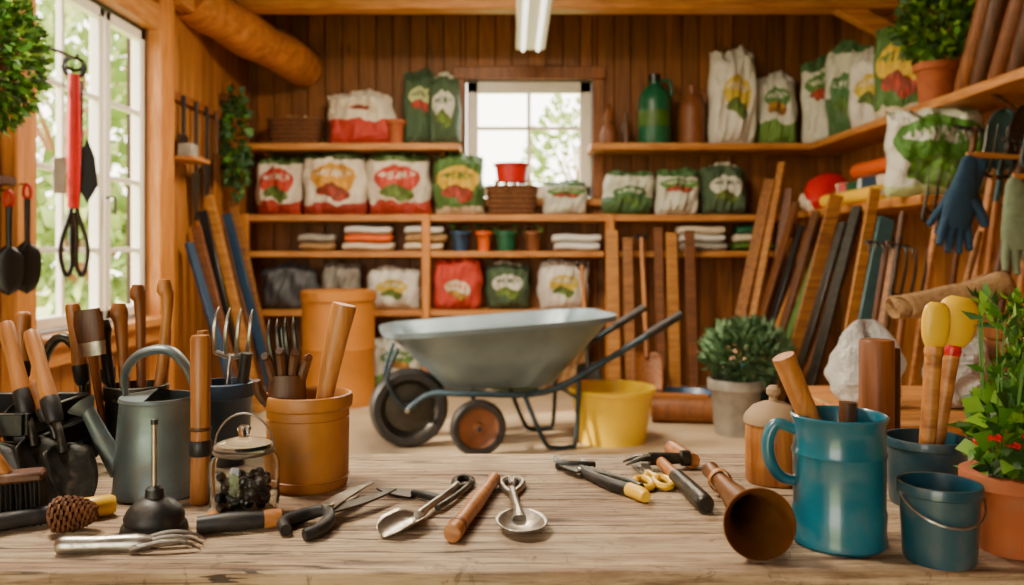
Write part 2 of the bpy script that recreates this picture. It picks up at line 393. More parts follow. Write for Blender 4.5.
bDG=bag('bag_print_dark_green','#265c42','#1f4d38','#d9dbc8','#e6e6da','#7fa83a',.1,.9,.33,.18)
bWR=bag('bag_print_white_red','#ede3d0','#c01f22','#e6dac4','#ecdcc0','#c01f22',.42,.97,.2,.08,.7)
bTall=bag('bag_print_tall_green','#1f5c40','#17452f','#265c3e','#d6e0a8','#d83a22',.1,.95,.34,.12,.6)
bWht=bag('bag_print_white','#e9e6dc','#e6e2d6','#dfdbd0','#d8c050','#6d9a3a',.05,.95,.28,.16,.5)
bWht2=bag('bag_print_white_b','#e4e4da','#6b9a48','#dfdbd0','#4d8a4a','#d8a03a',.3,.93,.3,.14,.6)
bLeaf=bag('bag_print_leafy','#e3e4da','#c9dba2','#cfd8c2','#3f8a2c','#6db238',.12,.86,.45,.3,.55)
bRB=bag('bag_print_scarlet','#cc3424','#b82a20','#d84a30','#e8d9c0','#e0b040',.1,.9,.25,.12,.4)
GSK=plain('grey_sack','#8a857c',.6); DSK=plain('dark_grey_sack','#55575b',.6)
sack('fertilizer_bag',-1.30,7.3,2.10,.58,.46,.26,bWR,seed=1)
sack('fertilizer_bag',-.80,7.36,2.10,.30,.66,.16,bTall,rz=8,seed=2)
sack('fertilizer_bag',-.575,7.26,2.10,.28,.60,.16,bDG,rz=-6,seed=3)
for i,(x,w,h,m) in enumerate([(-1.99,.40,.52,bRed),(-1.53,.56,.57,bRed2),(-.97,.56,.55,bRed),(-.45,.44,.54,bGrn)]):
    sack('potting_soil_bag',x,7.32,1.50,w,h,.28,m,seed=i)
sack('seed_bag',.45,7.3,1.50,.38,.30,.22,bWG2,seed=9)
for i,(x,w,h,m) in enumerate([(1.0,.44,.38,bWG),(1.41,.38,.40,bWG2),(1.81,.40,.44,bDG)]): sack('seed_bag',x,7.3,1.50,w,h,.26,m,seed=i+4)
sack('peat_sack',1.88,7.28,2.10,.42,.82,.26,bWht,rz=5,seed=5)
sack('peat_sack',2.27,7.32,2.10,.34,.62,.2,bWht2,rz=-12,seed=6)
for i,(x,y,w,h,m,rz) in enumerate([(2.62,7.12,.46,.72,bWG2,-20),(2.67,6.70,.46,.74,bWG,-45),(2.69,6.28,.46,.56,bWht,-50),(2.69,5.84,.50,.68,bGrn,-50)]):
    sack('compost_bag',x,y,2.10,w*.85,h,.19,m,rz=rz,seed=i+2)
sack('lawn_feed_bag',2.50,5.04,1.52,.58,.53,.24,bLeaf,rz=-6,seed=8)
sack('plastic_bag',-1.0,7.28,.695,.46,.36,.24,bWht,seed=3)
sack('scarlet_bag',-.47,7.24,.695,.42,.44,.24,bRB,seed=5)
sack('green_bag',-.03,7.3,.695,.38,.40,.22,bDG,seed=7)
sack('patterned_bag',.45,7.3,.695,.44,.42,.24,bWht,seed=7)
sack('dark_sack',-1.9,7.3,.695,.5,.38,.26,DSK,seed=2)
sack('dark_sack',-1.46,7.3,.695,.34,.40,.24,GSK,seed=4)
for i,(x,w,h,m) in enumerate([(-.98,.46,.46,bWht2),(-.45,.44,.5,GSK),(.02,.42,.44,bWG),(.47,.4,.5,BURL)]): sack('floor_sack',x,7.3,0,w,h,.28,m,seed=i+1)
def cloths(name,x,w,n,mats,z=1.19):
    b=B(name)
    for i in range(n):
        ww=w*R.uniform(.85,1); zz=.037+i*.070; o=R.uniform(-.015,.015)
        b.tube([(-ww/2+o,0,zz),(-ww/2+.02+o,0,zz),(-ww*.2+o,0,zz+.006),(ww*.2+o,0,zz-.004),(ww/2-.02+o,0,zz+.002),(ww/2+o,0,zz)],[.08,.11,.12,.12,.11,.08],mats[i%len(mats)],seg=16,flat=.31,sm=3,up=(0,0,1))
    b.done(T(x,7.27,z),ang=70)
cloths('folded_cloth_stack',-1.65,.32,2,[BURL,GREYP]); cloths('folded_cloth_stack',-1.22,.46,3,[CRM,ORG,WPL,CRM]); cloths('folded_cloth_stack',-.76+.02,.38,3,[CRM,BURL,WPL,GREYP])
cloths('folded_cloth_stack',1.62,.40,3,[GREYP,WPL,CRM]); cloths('folded_cloth_stack',2.06,.36,3,[GRNP,CRM,DGRN]); cloths('folded_cloth_stack',.55,.44,2,[WPL,WPL])
def pot(name,x,y,z,r,h,m,fill=None,rim=.012,seg=32,taper=.78):
    b=B(name); t=max(.004,r*.06); rb=r*taper
    p=[(0,0),(rb,0),(rb+(r-rb)*.8-rim*.2,h*.8),(r-rim*.2,h*.82),(r+rim,h*.83),(r+rim,h*.99),(r+rim-.003,h),(r-t,h),(rb+(r-rb)*.4-t,h*.5),(rb-t,t*1.5),(0,t*1.5)]
    b.lathe(p,m,seg=seg)
    if fill: b.lathe([(0,h*.9),(r-t-.001,h*.88)],fill,seg=seg)
    return b,T(x,y,z)
for x,m,r in ((-.44,BLUE,.075),(-.24,ORG,.06),(-.05,DGRN,.09),(.18,BRJ,.07)):
    q,M=pot('small_plant_pot',x,7.25,1.19,r,.17,m,SOIL); q.foliage((0,0,.17),(r,r,.04),30,.05,[L3,DKW,L1]); q.done(M)
q,M=pot('small_plant_pot',-.98,7.20,2.10,.07,.2,TERRA,SOIL); q.done(M)
def basket(name,x,y,z,w,h,d):
    b=B(name)
    rings=[]
    def rr(a,c,zz,n=36): return [Vector((math.copysign(abs(math.cos(t))**.5,math.cos(t))*a,math.copysign(abs(math.sin(t))**.5,math.sin(t))*c,zz)) for t in [2*pi*k/n for k in range(n)]]
    for i in range(13):
        f=i/12; o=.010*(i%2); rings.append(rr(w/2*(.85+.15*f)+o,d/2*(.85+.15*f)+o,h*f))
    rings.append(rr(w/2-.02,d/2-.02,h)); rings.append(rr(w/2*.84,d/2*.84,h*.6))
    b.loft(rings,WICK,True,True)
    b.foliage((0,0,h*.8),(w*.4,d*.35,h*.25),60,.07,[BURL,CRM,BRN]); b.done(T(x,y,z))
basket('wicker_basket',.0,7.28,1.50,.44,.25,.26); basket('wicker_basket',-1.86,7.3,2.10,.46,.22,.26)
q,M=pot('red_tub',.0,7.28,1.78,.15,.16,RED,taper=.85); q.done(M)
def jug(name,x,r,h,m,cap):
    b=B(name); b.lathe([(0,0),(r*.95,0),(r,h*.05),(r,h*.6),(r*.85,h*.74),(r*.3,h*.86),(r*.28,h*.93),(0,h*.93)],m)
    b.lathe([(r*.36,h*.9),(r*.36,h),(0,h)],cap)
    b.tube([(r*.25,0,h*.88),(r*.8,0,h*.92),(r*1.05,0,h*.78),(r*.9,0,h*.64)],r*.12,m,sm=4); b.lathe([(r*1.005,h*.25),(r*1.01,h*.27),(r*1.01,h*.45),(r*1.005,h*.47)],GRNP if m is DGRN else m); b.done(T(x,7.27,2.10))
jug('green_jug',1.22,.14,.60,DGRN,BLKP); jug('stoneware_jug',1.54,.11,.50,BRJ,BRJ)
b=B('garden_gnome'); b.lathe([(0,0),(.06,0),(.075,.08),(.05,.16),(.03,.18),(.045,.22),(.03,.26),(.0,.34)],BRJ); b.lathe([(.046,.23),(.03,.28),(0,.36)],BRN); b.done(T(.83,7.28,2.10))
b=B('glass_bottle')
b.lathe([(0,0),(.04,0),(.042,.16),(.015,.22),(.015,.27),(0,.27)],DKW); b.done(T(.98,7.3,2.10))
b=B('seed_packet_pile')
for i in range(11):
    m=[RED,YEL,CRM,ORG,BLUE,WPL,DGRN,RED,CRM,YEL,WPL][i]
    b.box((0,0,0),(.05,.24,.20),m,M=T(2.60+R.uniform(-.04,.05),5.42+i*.155,1.62)@RZ(R.uniform(10,50))@RX(R.uniform(-8,8)),bev=.01)
b.done()
b=B('rolled_fabric')
b.tube([(2.36,5.42,1.57),(2.40,6.5,1.57)],.05,YEL,seg=16); b.tube([(2.36,5.41,1.57),(2.40,6.51,1.57)],.02,CRM,seg=16); b.done()
b=B('rolled_fabric'); b.tube([(2.60,5.4,1.79),(2.60,6.4,1.79)],.055,ORG,seg=16); b.tube([(2.60,5.38,1.79),(2.60,6.42,1.79)],.03,CRM,seg=16); b.done()
b=B('folded_jacket')
b.tube([(2.40,6.62,1.55),(2.46,6.75,1.66),(2.6,6.85,1.70),(2.66,7.0,1.58)],[.06,.14,.14,.06],RED,seg=12,sm=4,flat=.8); b.tube([(2.36,6.66,1.54),(2.42,6.9,1.6)],[.05,.09],CRM,seg=12,sm=3); b.done()
def pottedplant(name,x,y,z,r,h,m,fc,fr,n,size,mats,wid=.35,upb=.3,extra=None,seg=32):
    b,M=pot(name,x,y,z,r,h,m,SOIL,seg=seg)
    for k in range(7):
        a=k*2*pi/7; b.tube([(0,0,h*.88),(fr[0]*.3*math.cos(a),fr[1]*.3*math.sin(a),(h+fc[2])/2),(fr[0]*.6*math.cos(a),fr[1]*.6*math.sin(a),fc[2])],[.006*r/.1,.004*r/.1,.002],L1,seg=5,sm=3)
    b.foliage(fc,fr,n,size,mats,wid,upb)
    if extra: extra(b)
    b.done(M,ang=60)
pottedplant('potted_fern',2.64,5.30,2.10,.12,.26,TERRA,(0,0,.52),(.20,.25,.24),900,.07,[L1,L2,L3])
b=B('cardboard_tube')
for i,(y,t) in enumerate([(4.95,-14),(4.78,-10),(4.6,-16),(4.42,-12)]):
    M=T(2.62,y,2.10)@RX(-t)@RY(8)
    b.lathe([(.035,0),(.05,0.02),(.055,.75),(.04,.75),(.036,.05)],[BRN,DKW,BRJ,DKW][i],M=M,seg=16)
b.done()
# ---------------------------------------------------------------- leaning lumber
def leanset(name,items):
    b=B(name)
    for p0,p1,w,t,m in items:
        L=(Vector(p1)-Vector(p0)).length; b.box((L/2,0,0),(L,w,t),m,M=along(p0,p1),bev=.004)
    return b
PL=[wood('plank_'+str(i),a,c,0,.55) for i,(a,c) in enumerate([('#6b4120','#a0713c'),('#52301a','#805229'),('#875828','#b98648'),('#3f2813','#6a4524')])]
TRN=plain('teal_grey_metal','#4a6a6c',.45,.3)
it=[]
for i,(x,w,h,m) in enumerate([(.80,.10,1.36,PL[2]),(.93,.08,1.30,PL[0]),(1.18,.07,1.38,PL[1]),(1.29,.09,1.34,PL[2]),(1.44,.08,1.36,PL[1])]):
    it.append(((x,6.62+.03*i,.02),(x+.02,7.0,h),w,.03,m))
leanset('leaning_lumber',it).done()
it=[]
mats=[PL[0],TRN,PL[2],PL[3],DSTEEL,PL[1],DSTEEL,PL[0],GRNP,PL[3],PL[2],BLKP,PL[1],PL[0]]
for i in range(14):
    y=4.72+i*.155; it.append(((1.93-.02*i+R.uniform(-.06,.06),y,.03),(2.24,y+.05+R.uniform(0,.22),1.20+.38*((i*7)%5)/4),R.uniform(.05,.10),.025,mats[i]))
leanset('leaning_lumber',it).done()
it=[]
mats=[BLUE,PL[1],BLKP,PL[2],GRNP,PL[3],BLUE,PL[0],GRNP]
for i in range(9):
    y=5.75+i*.13; it.append(((-1.82-.03*(i%3),y,.03),(-2.24,y+.14,1.25+.35*((i*5)%4)/3),.07,.03,mats[i]))
leanset('leaning_lumber',it).done()
leanset('leaning_lumber',[((1.62,6.55,.03),(2.12,6.98,1.78),.10,.03,PL[0]),((1.72,6.5,.03),(2.22,6.98,1.92),.06,.03,PL[2]),((1.9,6.45,.03),(2.26,6.95,1.7),.08,.03,PL[1])]).done()
def shovel(name,top,tip,m=HAN,bl=.32,bw=.12,metal=DSTEEL,r=.016,grip=True,sq=2.2,roll=0):
    L=(Vector(top)-Vector(tip)).length; b=B(name)
    b.tube([(0.02,0,0),(L-bl-.05,0,0)],r,m,seg=12)
    if grip:
        b.tube([(0.02,-.05,0),(.02,.05,0)],r*1.1,BLKP,seg=8); b.tube([(.02,-.045,0),(.09,0,0),(.02,.045,0)],r*.6,BLKP,seg=8)
    b.tube([(L-bl-.18,0,0),(L-bl+.04,0,0)],[r*1.1,r*1.2],metal,seg=12)
    def f(u,v):
        V=2*v-1; hw=bw*(min(1,(u*8+.25))**.5)*(1-max(0,(u-.45)/.55)**sq)**.5 if u<1 else 0
        return (L-bl+u*bl,V*hw,.10*bw*3*(V*V)*(1-u*.5)-.02)
    b.surf(f,16,10,metal); b.done(along(top,tip,roll),solid=.004)
shovel('garden_shovel',(1.07,7.04,1.33),(1.05,6.5,.01),HAN,.42,.12,BRN)
shovel('garden_shovel',(.57,7.0,1.1),(.62,6.72,.01),HAN,.3,.10,DSTEEL)
shovel('garden_shovel',(2.70,4.76,1.70),(2.30,4.58,.01),HAN,.3,.11)
shovel('garden_shovel',(2.45,4.62,.02),(2.72,4.66,1.98),HAN,.34,.11,TRN,grip=False)
shovel('garden_shovel',(2.38,4.36,.02),(2.68,4.38,1.96),DKW,.32,.10,DSTEEL,grip=False)
shovel('garden_shovel',(2.30,4.14,.02),(2.62,4.12,1.90),HAN,.34,.11,TRN,grip=False)
def rakehead(b,L,M,w=.12,m=DSTEEL,n=7):
    b.tube([(L-.02,-w,0),(L-.02,w,0)],.012,m,seg=8,M=M)
    for k in range(n): b.tube([(L-.02,-w+2*w*k/(n-1),0),(L-.03,-w+2*w*k/(n-1),.05),(L-.08,-w+2*w*k/(n-1),.07)],[.007,.006,.003],m,seg=6,M=M)
def digfork(b,L,M,m=TRN,w=.08,n=4,h=.26):
    b.tube([(L-h,-w,0),(L-h-.02,0,0),(L-h,w,0)],.012,m,seg=8,M=M,sm=3)
    for k in range(n): b.tube([(L-h,-w+2*w*k/(n-1),0),(L-h*.5,-w+2*w*k/(n-1),.015),(L,-w+2*w*k/(n-1),.0)],[.010,.009,.003],m,seg=6,M=M)
for i,(x0,y0,x1,y1,z1,m,kd) in enumerate([(2.35,4.82,2.62,4.8,1.9,PL[1],'rake'),(2.26,4.5,2.6,4.5,1.86,HAN,'fork'),(2.2,4.28,2.58,4.26,1.75,DKW,'rake'),(2.2,3.98,2.7,4.0,1.95,HAN,'fork'),(2.05,4.9,2.2,4.78,1.42,PL[3],'pole'),(2.12,4.66,2.34,4.60,1.62,HAN,'fork'),(2.1,4.42,2.40,4.36,1.30,PL[0],'pole'),(1.98,4.55,2.12,4.5,1.22,BRN,'fork'),(1.9,4.75,2.06,4.66,1.25,DKW,'rake')]):
    b=B({'rake':'garden_rake','fork':'digging_fork','pole':'tool_pole'}[kd]); L=(Vector((x1,y1,z1))-Vector((x0,y0,.02))).length; M=along((x0,y0,.02),(x1,y1,z1))
    e=L-.26 if kd=='fork' else L
    b.tube([(0,0,0),(e*.5,0,0),(e-.02,0,0),(e,0,0)],[.014,.017,.018,.010],m,seg=12,M=M)
    if kd=='rake': rakehead(b,L,M)
    if kd=='fork': digfork(b,L,M,[TRN,DSTEEL][i%2])
    b.done()
def glove(name,M,m,cuff,s=1.0):
    b=B(name)
    b.tube([(0,0,.05),(0,0,.02),(0,0,-.07),(0,0,-.09)],[.008,.03,.046,.05],cuff,seg=16,flat=.5,up=(0,1,0))
    b.tube([(0,0,-.085),(0,0,-.13),(0,0,-.18),(0,0,-.215)],[.046,.055,.058,.05],m,seg=16,flat=.42,sm=3,up=(0,1,0))
    for x,l,a in ((-.04,.085,-12),(-.014,.10,-4),(.013,.095,4),(.039,.075,13)):
        dx=math.sin(math.radians(a)); b.tube([(x,0,-.19),(x+dx*l*.6,-.008,-.19-l*.6),(x+dx*l,-.02,-.2-l)],[.0155,.0145,.011],m,seg=10,sm=3)
    b.tube([(.03,0,-.11),(.07,-.01,-.14),(.092,-.022,-.185)],[.022,.018,.013],m,seg=10,sm=3)
    b.done(M@Matrix.Scale(s,4))
glove('garden_glove',T(2.30,4.28,1.62)@RZ(10)@RY(14),NGLV,NGLV,1.5)
glove('garden_glove',T(2.42,4.42,1.64)@RZ(-14)@RY(26),NGLV,NGLV,1.35)
glove('garden_glove',T(2.32,3.92,1.48)@RZ(-10)@RY(-4),GGLV,GGLV,1.3)
b=B('wooden_peg_rail')
for x,y,z in ((2.31,4.28,1.68),(2.43,4.42,1.70),(2.33,3.92,1.54)): b.tube([(x-.02,y,z),(2.9,y,z-.03)],.012,TRIMX,seg=8)
b.box((2.885,4.2,1.63),(.03,.8,.2),BRN,bev=.004); b.done()
# ---------------------------------------------------------------- mid floor objects
def rrect(a,c,z,n=48,e=.45,dx=0,tilt=0): return [Vector((dx+math.copysign(abs(math.cos(t))**e,math.cos(t))*a,math.copysign(abs(math.sin(t))**e,math.sin(t))*c,z+tilt*(math.copysign(abs(math.cos(t))**e,math.cos(t))*a))) for t in [2*pi*k/n for k in range(n)]]
b=B('wheelbarrow')
rings=[rrect(.31,.20,.37,dx=.0),rrect(.34,.23,.38,dx=.0),rrect(.51,.32,.56,dx=0,tilt=.04),rrect(.675,.43,.74,dx=0,tilt=.06),rrect(.70,.455,.75,dx=0,tilt=.06),rrect(.71,.465,.735,tilt=.06),rrect(.715,.465,.765,tilt=.06),rrect(.67,.42,.762,dx=0,tilt=.06),rrect(.50,.31,.575,tilt=.04),rrect(.33,.2,.395,dx=.0)]
b.loft(rings,BARROW,True,True)
for s in (-1,1):
    b.tube([(-.56,s*.075,.235),(-.42,s*.14,.34),(-.2,s*.21,.345),(.25,s*.24,.345),(.62,s*.29,.53),(1.02,s*.31,.76)],.020,BFRAME,sm=5,seg=10)
    b.tube([(.88,s*.305,.680),(1.10,s*.315,.805)],.027,BLK,seg=12)
    b.tube([(.12,s*.24,.345),(.24,s*.27,.06),(.30,s*.27,.016),(.40,s*.27,.016),(.44,s*.27,.06),(.46,s*.27,.44)],.015,BFRAME,sm=4,seg=8)
    b.tube([(-.56,s*.075,.235),(-.68,s*.12,.42),(-.62,s*.16,.62)],.013,BFRAME,seg=8,sm=3)
b.tube([(.46,-.27,.3),(.46,.27,.3)],.012,BFRAME,seg=8)
b.tube([(-.56,-.1,.235),(-.56,.1,.235)],.014,STEEL,seg=10)
def wheel(M,R_,w,hub,tyre=BLK):
    b.lathe([(R_*.70,-w*.3),(R_*.74,-w*.5),(R_*.9,-w*.52),(R_*.97,-w*.36),(R_,-w*.12),(R_,w*.12),(R_*.97,w*.36),(R_*.9,w*.52),(R_*.74,w*.5),(R_*.70,w*.3),(R_*.70,-w*.3)],tyre,M=M,seg=40)
    b.lathe([(0,-w*.42),(R_*.16,-w*.42),(R_*.2,-w*.16),(R_*.6,-w*.1),(R_*.72,-w*.34),(R_*.72,w*.34),(R_*.6,w*.1),(R_*.2,w*.16),(R_*.16,w*.42),(0,w*.42)],hub,M=M,seg=32)
wheel(T(-.54,0,.24)@RX(90),.24,.12,DSTEEL)
wheel(T(-.17,-.33,.166)@RX(90),.166,.07,BRJ)
b.tube([(-.17,-.38,.166),(-.17,-.16,.166),(-.17,-.16,.36)],.014,BFRAME,seg=8)
b.done(T(-.10,5.30,0)@RZ(12),ang=45)
def bucket(name,x,y,r,h,m,rb=.8,bail=True,fill=None):
    b=B(name); b.lathe([(0,0),(r*rb,0),(r*.97,h*.9),(r*.98,h*.92),(r*1.05,h*.92),(r*1.05,h*.98),(r*1.02,h),(r*.95,h),(r*(rb-.03),.012),(0,.012)],m,seg=40)
    if fill: b.lathe([(0,h*.7),(r*.9,h*.7)],fill)
    if bail: b.tube([(r*1.03*math.cos(a),-r*.25*math.sin(a)-.01,h*.9-r*.5*math.sin(a)) for a in [pi*k/10 for k in range(11)]],.006,STEEL,seg=6)
    b.done(T(x,y,0))
bucket('yellow_bucket',.63,5.36,.262,.34,BYEL,bail=False)
bucket('orange_bucket',.62,6.4,.13,.2,ORG)
bucket('blue_basin',1.30,6.42,.22,.13,BLUE,bail=False)
b=B('fibre_drum'); b.lathe([(0,0),(.28,0),(.285,.05),(.28,.06),(.28,.42),(.287,.44),(.28,.46),(.28,.80),(.292,.81),(.292,.88),(.28,.885),(0,.885)],DRUM,seg=40); b.done(T(-1.36,6.66,0))
b=B('firewood_logs')
b.tube([(.98,5.95,.09),(1.42,5.88,.09)],.09,BRN,seg=18); b.tube([(1.0,6.13,.085),(1.40,6.09,.085)],.085,LOG,seg=18); b.done(ang=50)
pottedplant('potted_lavender',1.46,5.55,0,.17,.36,GREYP,(.06,0,.54),(.26,.25,.19),1900,.07,[L4,L5,L4],.22,.5)
q,M=pot('blue_planter',1.74,5.95,0,.13,.42,NAVY,SOIL); q.done(M)
b=B('side_table')
for i in range(4): b.box((1.63,2.42+i*.17,.70),(1.3,.162,.04),TRIMX,bev=.004)
for x in (1.05,2.2):
    for y in (2.4,2.88): b.box((x,y,.34),(.07,.07,.68),BRN,bev=.005)
b.box((1.63,2.4,.62),(1.2,.03,.1),BRN,bev=.004); b.box((1.63,2.88,.62),(1.2,.03,.1),BRN,bev=.004)
b.done()
def crumple(name,M,rx,ry,rz,m,seed=0):
    b=B(name)
    def f(u,v):
        a=2*pi*u; p=pi*v; k=1+.12*math.sin(3*a+seed)*math.sin(p)+.08*math.sin(5*a+4*p+seed)*math.sin(p)+.05*math.sin(9*p-4*a)*math.sin(p)
        z=rz*(.5-.5*math.cos(p)); s=math.sin(p)**.5*(1-.5*v*v)
        return (rx*s*k*math.cos(a),ry*s*k*math.sin(a),z*(1+.16*math.sin(2*a+seed)))
    b.surf(f,64,28,m); b.done(M,ang=60)
WPC=plain('crumpled_white_plastic','#dcdcd6',.4,0,.08,6,.2)
ntc=WPC.node_tree; bc=ntc.nodes['Principled BSDF']; bump(ntc,bc,noise(ntc,coord(ntc),14,5,.6,2.5),.9,.05)
crumple('plastic_bag',T(1.09,2.62,.72),.12,.10,.23,WPC,1)
crumple('plastic_bag',T(1.35,2.60,.72),.10,.09,.24,WPC,3)
b=B('wooden_crate')
for z in (.745,.82,.895,.955):
    for y in (2.56,2.92): b.box((1.70,y,z),(.44,.014,.055),BRN,bev=.003)
    for x in (1.48,1.92): b.box((x,2.74,z),(.014,.36,.055),BRN,bev=.003)
for x in (1.495,1.905):
    for y in (2.575,2.905): b.box((x,y,.85),(.022,.022,.26),BRN)
b.done()
b=B('burlap_roll')
sp=[]
for k in range(60):
    a=k*.33; r=(.013+.0008*k)*(1+.06*math.sin(k*1.3)); sp.append((r*math.cos(a),r*math.sin(a)*.85))
M=along((1.24,2.74,1.015),(1.60,2.78,1.09))
b.surf(lambda u,v:(v*.36+.018*math.sin(9*u)+.008*math.sin(25*u),sp[int(round(u*59))][0]*(1+.10*math.sin(7*v+3*u)),sp[int(round(u*59))][1]*(1+.12*math.sin(9*v+5*u))-.012*math.sin(pi*v)),59,14,BURL,M=M)
b.done(ang=60,solid=.006)
b=B('burlap_sack')
b.tube([(1.50,2.70,.725),(1.50,2.70,.78),(1.50,2.71,.88),(1.49,2.72,.95),(1.48,2.72,.985)],[.05,.075,.085,.06,.03],BURL,seg=16,sm=4); b.done(ang=60)
b=B('firewood_logs')
for x,y,r,h in ((1.64,2.66,.040,.30),(1.73,2.7,.040,.33),(1.82,2.68,.04,.36),(1.68,2.8,.045,.27),(1.80,2.82,.05,.33)):
    b.tube([(x,y,.725),(x+.01,y,.72+h)],r,BRN,seg=14)
b.done(ang=50)
# ---------------------------------------------------------------- workbench
b=B('workbench')
for i,(y0,y1) in enumerate([(1.056,1.2),(1.2025,1.36),(1.3625,1.51),(1.5125,1.67)]):
    b.box((.03*i-.04,(y0+y1)/2,.775),(2.9-.02*i,y1-y0,.05),BEN,bev=.002)
b.box((0,1.10,.70),(2.7,.03,.10),BEN,bev=.003); b.box((0,1.62,.70),(2.7,.03,.10),BEN,bev=.003)
for x in (-1.3,1.3):
    for y in (1.12,1.6): b.box((x,y,.375),(.08,.08,.75),BEN,bev=.006)
    b.box((x,1.36,.2),(.05,.44,.07),BEN)
b.box((0,1.36,.2),(2.6,.3,.03),BEN)
b.done()
ZB=.8
b=B('watering_can')
b.lathe([(0,.0),(.068,0),(.071,.004),(.069,.012),(.066,.05),(.067,.054),(.063,.1),(.059,.15),(.061,.155),(.059,.16),(.056,.16),(.063,.02),(0,.01)],GALV,seg=40)
b.surf(lambda u,v:((.058*math.cos(pi/2+pi*u))*v,(.058*math.sin(pi/2+pi*u))*v,.16+.012*(1-v)),16,4,GALV)
b.tube([(-.055,-.01,.04),(-.075,-.02,.08),(-.09,-.03,.12),(-.10,-.035,.145)],[.020,.015,.012,.011],GALV,seg=14,sm=4)
b.lathe([(.010,0),(.022,.016),(.023,.020),(0,.024)],GALV,M=T(-.098,-.034,.138)@RY(-38),seg=20)
b.tube([(-.052,0,.155),(-.055,0,.195),(-.03,0,.228),(.02,0,.234),(.055,0,.19),(.064,0,.12),(.062,0,.07)],[.007,.012,.015,.015,.012,.009,.006],GALV,seg=12,sm=5,flat=.5)
b.done(T(-.583,1.40,ZB))
b=B('wooden_dowel'); b.lathe([(0,0),(.015,0),(.016,.003),(.0145,.08),(.0145,.082),(.0155,.26),(.013,.265),(0,.265)],HANZ,seg=20)
b.lathe([(.0157,.075),(.0172,.078),(.0172,.098),(.0157,.1)],BLK,seg=20); b.lathe([(.0162,.115),(.0168,.116),(.0168,.120),(.0162,.121)],DKW,seg=20); b.done(T(-.493,1.345,ZB))
b=B('tan_ceramic_pot')
b.lathe([(0,0),(.062,0),(.066,.006),(.068,.03),(.069,.10),(.069,.132),(.074,.136),(.075,.150),(.073,.156),(.068,.157),(.064,.15),(.063,.02),(0,.015)],TAN,seg=44)
for z in (.018,.118): b.lathe([(.0675,z-.002),(.0705,z),(.0675,z+.002)],TAN,seg=44)
b.lathe([(0,.1),(.0635,.1)],SOIL)
b.done(T(-.347,1.447,ZB))
b=B('wooden_pestle'); b.tube([(0,0,0),(.01,0,0.06),(.028,0,.15),(.04,0,.2),(.041,0,.204)],[.013,.015,.019,.021,.016],HANZ,seg=18,sm=3); b.done(T(-.325,1.44,ZB+.103))
def hfork(name,M,wm=HAN,n=4,metal=STEEL,L=.27,W=.024):
    b=B(name)
    b.tube([(0,0,0),(.01,0,0),(.05,0,0),(.10,0,0),(.12,0,0)],[.008,.0125,.0115,.013,.009],wm,seg=14,sm=3)
    b.tube([(.115,0,0),(.165,0,.002),(L-.09,0,-.002)],[.006,.005,.006],metal,seg=10,sm=3)
    b.tube([(L-.085,-W,-.002),(L-.092,0,-.002),(L-.085,W,-.002)],.005,metal,seg=8,sm=3)
    for k in range(n):
        y=-W+2*W*k/(n-1); b.tube([(L-.088,y,-.002),(L-.05,y*1.1,.008),(L-.02,y*1.1,.006),(L,y*1.05,-.004)],[.0045,.0042,.0036,.0012],metal,seg=8,sm=3,flat=.7)
    return b.done(M)
def trowel(name,M,L=.30,bw=.028,bl=.12,wm=HAN,metal=DSTEEL,grip=BLK):
    b=B(name); h=L-bl-.05
    b.tube([(0,0,0),(.008,0,0),(h*.45,0,0),(h*.8,0,0),(h,0,0)],[.007,.0125,.0115,.0135,.010],wm,seg=16,sm=3)
    if grip: b.tube([(h*.78,0,0),(h*.81,0,0),(h,0,0),(h+.006,0,0)],[.0138,.0145,.0125,.009],grip,seg=16)
    b.tube([(h,0,0),(h+.03,0,.004),(h+.06,0,-.003)],[.006,.005,.007],metal,seg=10,sm=3)
    def f(u,v):
        V=2*v-1; s=(min(1,u*5+.12))**.6; e=(1-max(0,(u-.4)/.6)**2.0)**.6 if u<1 else 0
        return (h+.045+u*(bl+.005),V*bw*s*e,.30*bw*(V*V)*2*s*e-.006)
    b.surf(f,18,10,metal); return b.done(M,solid=.0015)
hfork('hand_fork',along((-.378,1.46,ZB+.104),(-.400,1.475,1.070)),wm=BLK,L=.18,metal=DSTEEL,n=4,W=.020)
b=B('leather_glove')
b.tube([(0,0,0),(0,0,.04),(0,0,.075)],[.022,.026,.024],DKW,seg=14,flat=.5,sm=3,up=(0,1,0))
for x,l,a in ((-.018,.035,-14),(-.006,.042,-4),(.006,.04,6),(.018,.032,16)):
    dx=math.sin(math.radians(a)); b.tube([(x,0,.068),(x+dx*l,-.004,.07+l*.8),(x+dx*l*1.4,-.012,.068+l)],[.0072,.0065,.005],DKW,seg=8,sm=3)
b.tube([(-.018,0,.03),(-.036,-.004,.05),(-.04,-.01,.07)],[.008,.007,.005],DKW,seg=8,sm=3)
b.done(T(-.374,1.415,ZB+.102)@RZ(10)@Matrix.Scale(1.2,4))
b=B('glass_jar')
b.lathe([(0,0),(.046,0),(.051,.006),(.052,.02),(.052,.075),(.049,.088),(.043,.094),(.043,.10),(.040,.10),(.040,.094),(.046,.087),(.049,.075),(.049,.02),(.044,.006),(0,.005)],GLASS,seg=40)
b.lathe([(.044,.101),(.045,.104),(.042,.109),(.02,.115),(.008,.118),(.008,.124),(.011,.130),(.006,.135),(0,.136)],GLASS,seg=36)
b.lathe([(.0435,.094),(.046,.097),(.0435,.100)],STEEL,seg=36)
b.tube([(.045*math.cos(a),0,.098+.055*math.sin(a)) for a in [pi*k/14 for k in range(15)]],.0016,STEEL,seg=8)
b.done(T(-.405,1.285,ZB))
BER=plain('dark_berry','#23201f',.35)
b=B('dried_berries')
